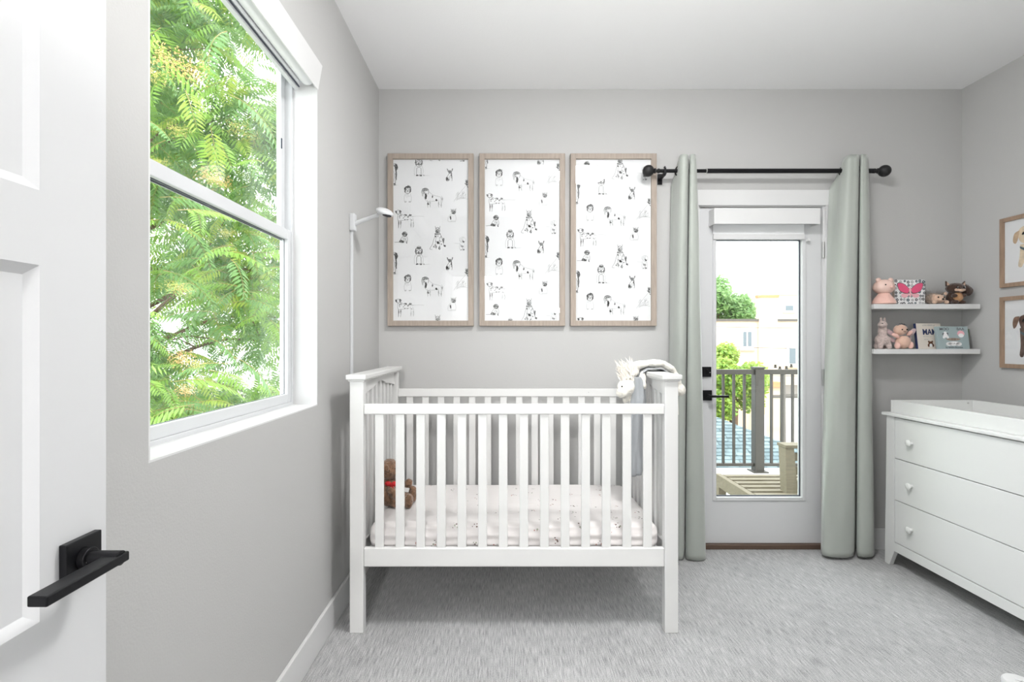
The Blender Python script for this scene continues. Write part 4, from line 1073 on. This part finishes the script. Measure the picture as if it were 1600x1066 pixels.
def tray():
    x0, x1, y0, y1, z0, z1 = 2.188, 2.652, 1.86, 2.900, .855, .924; th = .016
    t = thing('changing_tray', 'white open changing tray on top of the dresser', 'changing tray', ((x0+x1)/2, (y0+y1)/2, z0))
    MB().box(x0, x1, y1-th, y1, z0, z1).build('end_wall', M['dresser'], t, bevel=.002)
    MB().box(x0, x1, y0, y0+th, z0, z1).build('end_wall', M['dresser'], t, bevel=.002)
    MB().box(x0, x0+th, y0+th, y1-th, z0, z1).build('side_wall', M['dresser'], t, bevel=.002)
    MB().box(x1-th, x1, y0+th, y1-th, z0, z1).build('side_wall', M['dresser'], t, bevel=.002)
    MB().box(x0+th, x1-th, y0+th, y1-th, z0, z0+.012).build('tray_floor', M['dresser'], t)
    MB().tube([(2.612, y1-th, .908), (2.612, y1-th-.002, .908)], .005, 12).build('screw', M['chrome'], t)
tray()

rl = thing('round_lid', 'small white round object on the carpet at the bottom right', 'container', (1.862, 1.853, 0))
MB().lathe([(.040, 0), (.046, .003), (.047, .020), (.043, .026), (.02, .028)], (1.862, 1.853, 0), n=36).build('lid', M['white'], rl, smooth=True)
MB().lathe([(.010, .028), (.010, .033), (.004, .035)], (1.862, 1.853, 0), n=20).build('knob', M['white'], rl, smooth=True)

# ================================================================== OUTDOORS
GZ = -6.0
struct('ground', MB().box(-60, 90, -20, 120, GZ-.3, GZ), M['ground'])
struct('balcony_deck', MB().box(.2, 4.9, YB+.16, 5.28, -.18, -.05), M['deck'])

# balcony railing
rg = thing('balcony_railing', 'dark bronze balcony railing with square post', 'railing', (2.55, 5.14, -.05))
for x in (.62, 2.545, 4.45):
    p = MB().box(x-.045, x+.045, 5.095, 5.185, -.05, .985).build('post', M['bronze'], rg, bevel=.003)
    MB().box(x-.075, x+.075, 5.065, 5.215, -.05, -.038).build('base_plate', M['bronze'], p, bevel=.002)
    MB().box(x-.052, x+.052, 5.088, 5.192, .985, 1.0).build('post_cap', M['bronze'], p, bevel=.002)
for a, b in ((.665, 2.5), (2.59, 4.405)):
    MB().box(a, b, 5.115, 5.165, .925, .975).build('top_rail', M['bronze'], rg, bevel=.003)
    MB().box(a, b, 5.122, 5.158, .005, .035).build('bottom_rail', M['bronze'], rg, bevel=.003)
bal = None
for k in range(-16, 17):
    if k == 0: continue
    x = 2.545+(k*.106 + (.03 if k > 0 else -.03))
    if bal is None:
        bal = MB().box(x-.011, x+.011, 5.129, 5.151, .035, .925).build('baluster', M['bronze'], rg, origin=(x, 5.14, .035))
    else:
        o = bal.copy(); C.objects.link(o); o.parent = rg; o.location = Vector((x, 5.14, .035))-rg.location

# wooden slatted lounge bench
bn = thing('outdoor_lounger', 'weathered wooden slatted lounge seat on the balcony', 'outdoor seat', (2.2, 3.8, -.05))
tk = M['teak']
zs = .205
MB().box(1.675, 1.715, 3.36, 4.06, zs-.09, zs+.004).build('side_rail', tk, bn, bevel=.003)
MB().box(2.92, 2.96, 3.36, 4.06, zs-.09, zs+.004).build('side_rail', tk, bn, bevel=.003)
MB().box(1.715, 2.92, 4.02, 4.06, zs-.09, zs-.012).build('front_rail', tk, bn, bevel=.003)
MB().box(1.715, 2.92, 3.36, 3.40, zs-.09, zs-.012).build('back_rail', tk, bn, bevel=.003)
for k in range(7):
    y = 3.375+k*.098
    MB().box(1.715, 2.92, y, y+.062, zs-.012, zs+.006).build('seat_slat', tk, bn, bevel=.002)
for x, y in ((1.675, 3.36), (1.675, 4.0), (2.90, 3.36), (2.90, 4.0)):
    MB().box(x, x+.06, y, y+.06, -.05, zs-.09).build('leg', tk, bn, bevel=.003)
# leaning back: posts tilt
for x in (1.985, 2.86):
    MB().hexa([(x-.045, 3.52, zs), (x+.045-.01, 3.52, zs), (x+.035, 3.60, zs), (x-.045, 3.60, zs)],
              [(x+.005, 3.62, .500), (x+.065, 3.62, .500), (x+.065, 3.72, .500), (x+.005, 3.72, .500)]).build('back_post', tk, bn, bevel=.003)
MB().box(1.985, 2.93, 3.61, 3.73, .500, .522).build('back_cap', tk, bn, bevel=.003)
for z0, z1, y in ((.222, .275, 3.60), (.312, .368, 3.62), (.402, .458, 3.65)):
    MB().box(2.045, 2.84, y, y+.022, z0, z1).build('back_slat', tk, bn, bevel=.002)

# neighbour's hipped shingle roof
nb = thing('neighbour_roof', 'low neighbouring house with slate blue shingle hip roof', 'house', (2, 10.5, GZ))
def rp_(X, t): return Vector((X, 9+3.5*t, -2+1.85*t))
hipx = lambda t: 8.76-4.76*t
rf = MB().add([rp_(-6, 0), rp_(hipx(0), 0), rp_(hipx(1), 1), rp_(-6, 1)], [(0, 1, 2, 3)])
rf.add([rp_(hipx(0), 0), Vector((8.76, 16.0, -2)), rp_(hipx(1), 1)], [(0, 1, 2)])
rf.add([rp_(-6, 1), rp_(hipx(1), 1), Vector((8.76, 16, -2)), Vector((-6, 16, -2))], [(0, 1, 2, 3)])
rf.build('roof_plane', M['roofm'], nb, fix=False)
sh = MB(); rnd = random.Random(12); nrow = 34
for i in range(nrow):
    t0 = i/nrow; t1 = (i+1.12)/nrow; X = -1.0+rnd.uniform(0, .2)
    if t1 > 1: t1 = 1
    while X < hipx(t0)-.05:
        wx = .26+rnd.uniform(-.05, .05); lift = rnd.uniform(.012, .028)
        xa_, xb_ = X, min(X+wx-.012, hipx(t0))
        n = Vector((0, -1.85, 3.5)).normalized()
        a, b = rp_(xa_, t0)+n*lift, rp_(xb_, t0)+n*lift; c2, d2_ = rp_(min(xb_, hipx(t1)), t1)+n*.004, rp_(min(xa_, hipx(t1)), t1)+n*.004
        sh.cur = rnd.choice((0, 0, 1, 2))
        sh.add([a, b, c2, d2_, rp_(xa_, t0), rp_(xb_, t0)], [(0, 1, 2, 3), (4, 5, 1, 0)])
        X += wx
M['roofm2'] = mat('slate_shingle_light', (.15, .20, .215), .9); M['roofm3'] = mat('slate_shingle_dark', (.095, .135, .15), .9)
o = sh.build('shingles', [M['roofm'], M['roofm2'], M['roofm3']], nb, fix=False); o['kind'] = 'stuff'
MB().box(-5.6, 8.4, 9.3, 15.7, GZ, -2.05).build('house_wall', M['palew'], nb)

# big tan building
def window_far(parent, x0, x1, z0, z1, yf, split=True):
    f = MB().box(x0-.08, x1+.08, yf-.05, yf+.02, z0-.06, z1+.08).build('window', M['palew'], parent)
    n = 2 if split else 1; wd = (x1-x0)/n
    for k in range(n):
        MB().box(x0+k*wd+.04, x0+(k+1)*wd-.04, yf-.07, yf-.045, z0+.05, z1-.05).build('pane', M['far_glass'], f)
    MB().box(x0-.15, x1+.15, yf-.14, yf, z0-.16, z0-.06).build('window_sill', M['stucco2'], parent)
tb = thing('apartment_building', 'tan flat-roofed building with chimney beyond the balcony', 'building', (12, 25, GZ))
MB().box(2, 22, 25, 31, GZ, 2.25).build('wall', M['stucco'], tb)
MB().box(1.9, 12.38, 24.9, 31.1, 2.25, 2.36).build('coping', M['coping'], tb)
MB().box(13.28, 22.1, 24.9, 31.1, 2.25, 2.36).build('coping', M['coping'], tb)
ch = MB().box(12.38, 13.28, 24.88, 25.15, GZ, 3.40).build('chimney', M['stucco'], tb)
MB().box(12.33, 13.33, 24.83, 25.2, 3.40, 3.52).build('chimney_cap', M['orange'], ch)
window_far(tb, 11.6, 12.08, .97, 1.78, 25)
window_far(tb, 13.85, 14.6, .13, .97, 25)
window_far(tb, 8.4, 9.2, .9, 1.8, 25); window_far(tb, 16.5, 17.3, .9, 1.8, 25); window_far(tb, 9.8, 10.4, -2.2, -1.2, 25)
fb = thing('far_building', 'pale distant block with small windows above the tan building', 'building', (24, 42, GZ))
MB().box(22.4, 34, 42, 50, GZ, 5.1).build('wall', M['stucco'], fb)
MB().box(22.2, 34.2, 41.8, 50.2, 5.1, 5.3).build('coping', M['palew'], fb)
for k in range(5): window_far(fb, 23.0+k*1.6, 23.7+k*1.6, 3.75, 4.25, 42, False)
lb_ = thing('low_building', 'low tan outbuilding with terracotta coping behind the railing', 'building', (8.6, 18, GZ))
MB().box(6.5, 9.7, 18, 22, GZ, -.20).build('wall', M['stucco2'], lb_)
MB().hexa([(6.4, 17.9, -.20), (9.8, 17.9, -.35), (9.8, 22, -.35), (6.4, 22, -.20)], [(6.4, 17.9, -.02), (9.8, 17.9, -.17), (9.8, 22, -.17), (6.4, 22, -.02)]).build('coping', M['orange'], lb_)
window_far(lb_, 8.75, 9.1, -2.2, -1.4, 18, False)
wb = thing('white_garage', 'white rendered garage to the right behind the railing', 'building', (12, 20, GZ))
MB().box(9.95, 15.5, 20, 24, GZ, -.9).build('wall', M['palew'], wb)
MB().box(9.9, 15.6, 19.9, 24.1, -.9, -.78).build('coping', M['coping'], wb)

# wires and pole
pl = thing('utility_pole', 'grey utility pole with crossarm beyond the balcony', 'pole', (9.2, 17, GZ))
MB().tube([(9.25, 17, GZ), (9.25, 17, .25)], [.11, .08], 12).build('pole', M['coping'], pl, smooth=True)
MB().box(8.9, 10.6, 16.95, 17.05, -.62, -.52).build('crossarm', M['coping'], pl)
for dx in (-.25, -.1, .12, .28): MB().lathe([(.03, 0), (.06, .03), (.03, .06), (.05, .09), (.02, .12)], (9.25+dx, 17, .28+abs(dx)*.4), n=10).build('insulator', M['bronze'], pl, smooth=True)
for i, (za, zb_, yy) in enumerate(((1.95, 1.90, 22), (1.10, 1.02, 20), (.2, -.05, 17.8))):
    pts = [(2+24*k/20, yy, za+(zb_-za)*k/20-1.0*(k/20)*(1-k/20)*1.4+.25) for k in range(21)]
    MB().tube(pts, .012, 6).build('power_line', M['wire'], origin=pts[0], label=('highest', 'middle', 'lowest')[i]+' of three power lines crossing beyond the balcony', category='power line', group='power lines')

# generic leafy tree far off
def leafy_tree(name, label, c, r, n, m_, seed, zb=GZ, leaf=.12):
    t = thing(name, label, 'tree', (c[0], c[1], zb), group='trees beyond the balcony')
    MB().tube([(c[0], c[1], zb), (c[0]+.1, c[1], c[2]-r[2]*.4), (c[0], c[1], c[2]+r[2]*.3)], [.16, .12, .04], 10).build('trunk', M['bark'], t, smooth=True)
    rnd = random.Random(seed); mb = MB(); cl = []
    for k in range(16):
        d = Vector((rnd.gauss(0, 1), rnd.gauss(0, 1), rnd.gauss(0, 1))).normalized()*rnd.uniform(.35, .8)
        cl.append(Vector(c)+Vector((d.x*r[0], d.y*r[1], d.z*r[2])))
    for _ in range(n):
        b = rnd.choice(cl); d = Vector((rnd.gauss(0, 1), rnd.gauss(0, 1), rnd.gauss(0, 1))).normalized()
        p = b+d*min(r)*.42*rnd.random()**.4
        u = Vector((rnd.gauss(0, 1), rnd.gauss(0, 1), rnd.gauss(0, .6))).normalized(); s = u.orthogonal().normalized()*leaf*.35
        mb.cur = rnd.choice((0, 0, 1))
        mb.add([p-s, p+u*leaf*.5, p+s, p-u*leaf*.5], [(0, 1, 2, 3)])
    o = mb.build('foliage', m_, t, fix=False); o['kind'] = 'stuff'
leafy_tree('garden_tree', 'bright green young tree just beyond the balcony railing', (6.9, 15.6, -.1), (1.15, 1.0, 1.45), 9000, [M['leaf3'], M['leaf1']], 3, leaf=.13)
leafy_tree('shade_tree', 'tall green tree rising behind the tan building', (14.2, 34, 3.2), (2.6, 2.2, 2.3), 9000, [M['leaf4'], M['leaf2']], 5, leaf=.26)
leafy_tree('roadside_tree', 'small tree peeking over the roof right of the chimney', (18.0, 34, 2.1), (.7, .8, 1.1), 2500, [M['leaf4'], M['leaf2']], 6, leaf=.2)

# ------------------------------------------------------------------ the tree outside the left window: compound fern-like leaves
def frond_data(pairs, L, droop, seed, simple=False):
    rnd = random.Random(seed); mb = MB()
    def axis(u): return Vector((0, L*u*(1-.12*u*u), -droop*L*u*u))
    pts = [axis(i/6) for i in range(7)]
    if not simple: mb.cur = 1; mb.tube(pts, [.0028, .0026, .0024, .002, .0016, .0012, .0008], 4, cap=False)
    mb.cur = 0
    for i in range(pairs):
        u = .16+.84*i/(pairs-1); p = axis(u); tng = (axis(min(1, u+.02))-axis(u-.02)).normalized()
        ll = L*.27*(1-.45*abs(u-.45)/.55)*(1 if u < .97 else .8)
        for s in (-1, 1):
            d = (Vector((s, 0, 0))*.9+tng*.42+Vector((0, 0, -.25-rnd.uniform(0, .25)))).normalized()
            wv = tng*ll*.15; m1 = p+d*ll*.38; dn = Vector((0, 0, -.10*ll)); tip = p+d*ll+Vector((0, 0, -.10*ll))
            if simple:
                mb.add([p, m1+wv, tip, m1-wv], [(0, 1, 2, 3)])
            else:
                up = Vector((0, 0, .04*ll))
                m2 = p+d*ll*.72
                mb.add([p, m1+wv+up, m2+wv*.7+up*.5, tip, m2-wv*.7+up*.5, m1-wv+up, m1, m2+dn*.3], [(0, 6, 1), (1, 6, 7, 2), (2, 7, 3), (0, 5, 6), (5, 4, 7, 6), (4, 3, 7)])
    return mb
def window_tree():
    t = thing('fern_leaved_tree', 'leafy green tree with feathery compound leaves filling the side window', 'tree', (-4.6, 6.0, GZ))
    rnd = random.Random(21)
    MB().tube([(-4.6, 6.0, GZ), (-4.5, 6.0, -3), (-4.3, 5.9, -.6), (-4.1, 5.7, 1.4), (-4.0, 5.5, 3.4), (-4.1, 5.6, 5.6)], [.20, .17, .14, .11, .08, .03], 14).build('trunk', M['bark'], t, smooth=True)
    tips = []
    for k in range(26):
        z0 = -1.0+6.0*k/26; a = rnd.uniform(-2.7, 1.0) if k % 3 else rnd.uniform(1.0, 3.6)
        base = Vector((-4.25, 5.8, z0)); ln = rnd.uniform(1.6, 2.9)
        d = Vector((cos(a), sin(a), .25)).normalized()
        end = base+d*ln
        if end.x > -1.75: end.x = -1.75-rnd.uniform(0, .3)
        mid = base.lerp(end, .5)+Vector((rnd.uniform(-.15, .15), rnd.uniform(-.15, .15), .22))
        MB().tube([tuple(q) for q in catmull([tuple(base), tuple(mid), tuple(end)], 9)], [.030, .027, .024, .021, .018, .014, .011, .008, .004], 8).build('branch', M['bark'], t, smooth=True)
        pts = [Vector(q) for q in catmull([tuple(base), tuple(mid), tuple(end)], 14)]
        tips += pts[5:]
        for _ in range(3):
            b = rnd.choice(pts[5:]); e = b+Vector((rnd.uniform(-.5, .8), rnd.uniform(-.8, .5), rnd.uniform(-.1, .6)))
            if e.x > -1.7: e.x = -1.75
            MB().tube([tuple(b), tuple(b.lerp(e, .5)+Vector((0, 0, .06))), tuple(e)], [.010, .007, .003], 6).build('twig', M['bark'], t, smooth=True)
            tips += [b.lerp(e, q) for q in (.4, .7, 1, 1)]
    protos = []
    for i, (mm, L_, dr) in enumerate((('leaf1', .40, .35), ('leaf2', .44, .5), ('leaf1', .34, .25), ('leaf3', .36, .4), ('leaf2', .38, .3), ('leaf1', .46, .55))):
        me = frond_data(11, L_, dr, i).mesh('leaf', [M[mm], M['stem']]); protos.append(me)
    cand = []
    for _ in range(9500):
        if rnd.random() < .72:
            b = rnd.choice(tips); p = b+Vector((rnd.gauss(0, .20), rnd.gauss(0, .20), rnd.gauss(0, .16)))
        else:
            p = Vector((rnd.uniform(-5.6, -1.9), rnd.uniform(2.4, 8.2), rnd.uniform(-1.2, 5.4)))
        if p.x > -1.55: p.x = -1.55-rnd.uniform(0, .4)
        g = mnoise.noise(p*.75+Vector((3, 1, 7)))
        if g < -.42 and p.z > .6: continue
        cand.append((p, rnd.uniform(0, 2*pi), rnd.uniform(-.6, .35), rnd.uniform(-.5, .5), rnd.uniform(.75, 1.15), rnd.randrange(6)))
    def score(c):
        p = c[0]; px = p.x/p.y; pz = (p.z-CAMZ)/p.y
        vis = -.72 < px < -.40 and -.28 < pz < .72
        return (0 if vis else 100)+p.length
    cand.sort(key=score)
    def mtx(c): return Matrix.Translation(c[0])@Matrix.Rotation(c[1], 4, 'Z')@Matrix.Rotation(c[2], 4, 'X')@Matrix.Rotation(c[3], 4, 'Y')@Matrix.Scale(c[4], 4)
    off = Matrix.Translation(-t.location)
    for c in cand[:290]:
        o = bpy.data.objects.new('leaf', protos[c[5]]); C.objects.link(o); o.parent = t; o.matrix_local = off@mtx(c)
    mb = MB(); sd = [frond_data(10, L_, dr, 30+i, True) for i, (L_, dr) in enumerate(((.42, .35), (.46, .5), (.38, .25)))]
    for c in cand[290:]:
        m4 = mtx(c); src = sd[c[5] % 3]; n = len(mb.v); mi = (0, 1, 3, 0, 1, 3)[c[5]] if rnd.random() < .88 else 2
        mb.v += [m4@v for v in src.v]; mb.f += [tuple(i+n for i in f) for f in src.f]; mb.mi += [mi]*len(src.f)
    o = mb.build('foliage', [M['leaf1'], M['leaf2'], M['leaf3'], M['leaf4']], t, fix=False); o['kind'] = 'stuff'
    # seed clusters
    def cluster(seed):
        r2 = random.Random(seed); q = MB()
        for _ in range(240):
            d = Vector((r2.gauss(0, .07), r2.gauss(0, .07), r2.gauss(0, .055))); u = Vector((r2.gauss(0, 1), r2.gauss(0, 1), r2.gauss(0, 1))).normalized()
            s = u.orthogonal().normalized()*.004
            q.add([d-u*.014, d+s, d+u*.014, d-s], [(0, 1, 2, 3)])
        return q.mesh('seed_cluster', [M['seed'] if seed % 2 else M['seed2']])
    cm = [cluster(1), cluster(2)]
    for (px, py, dd, sc, k) in ((258, 92, 3.0, 1.5, 1), (300, 112, 3.3, 1.4, 1), (320, 90, 3.6, 1.0, 0), (245, 120, 3.1, 1.2, 0), (280, 205, 3.4, 1.1, 0), (372, 200, 4.2, 1.4, 0), (390, 215, 4.4, 1.2, 0),
                                (325, 275, 4.0, 1.3, 1), (345, 285, 4.1, 1.2, 1), (250, 255, 3.3, .9, 0), (285, 560, 3.0, 1.0, 1), (310, 570, 3.1, .9, 0), (275, 448, 3.2, 1.0, 0), (290, 455, 3.4, .9, 0), (355, 365, 4.0, 1.0, 0), (290, 610, 3.0, .8, 1)):
        p = P(px, py, dd)
        o = bpy.data.objects.new('seed_cluster', cm[k]); C.objects.link(o); o.parent = t; o.location = p-t.location; sc *= .5; o.scale = (sc, sc, sc*.8)
window_tree()
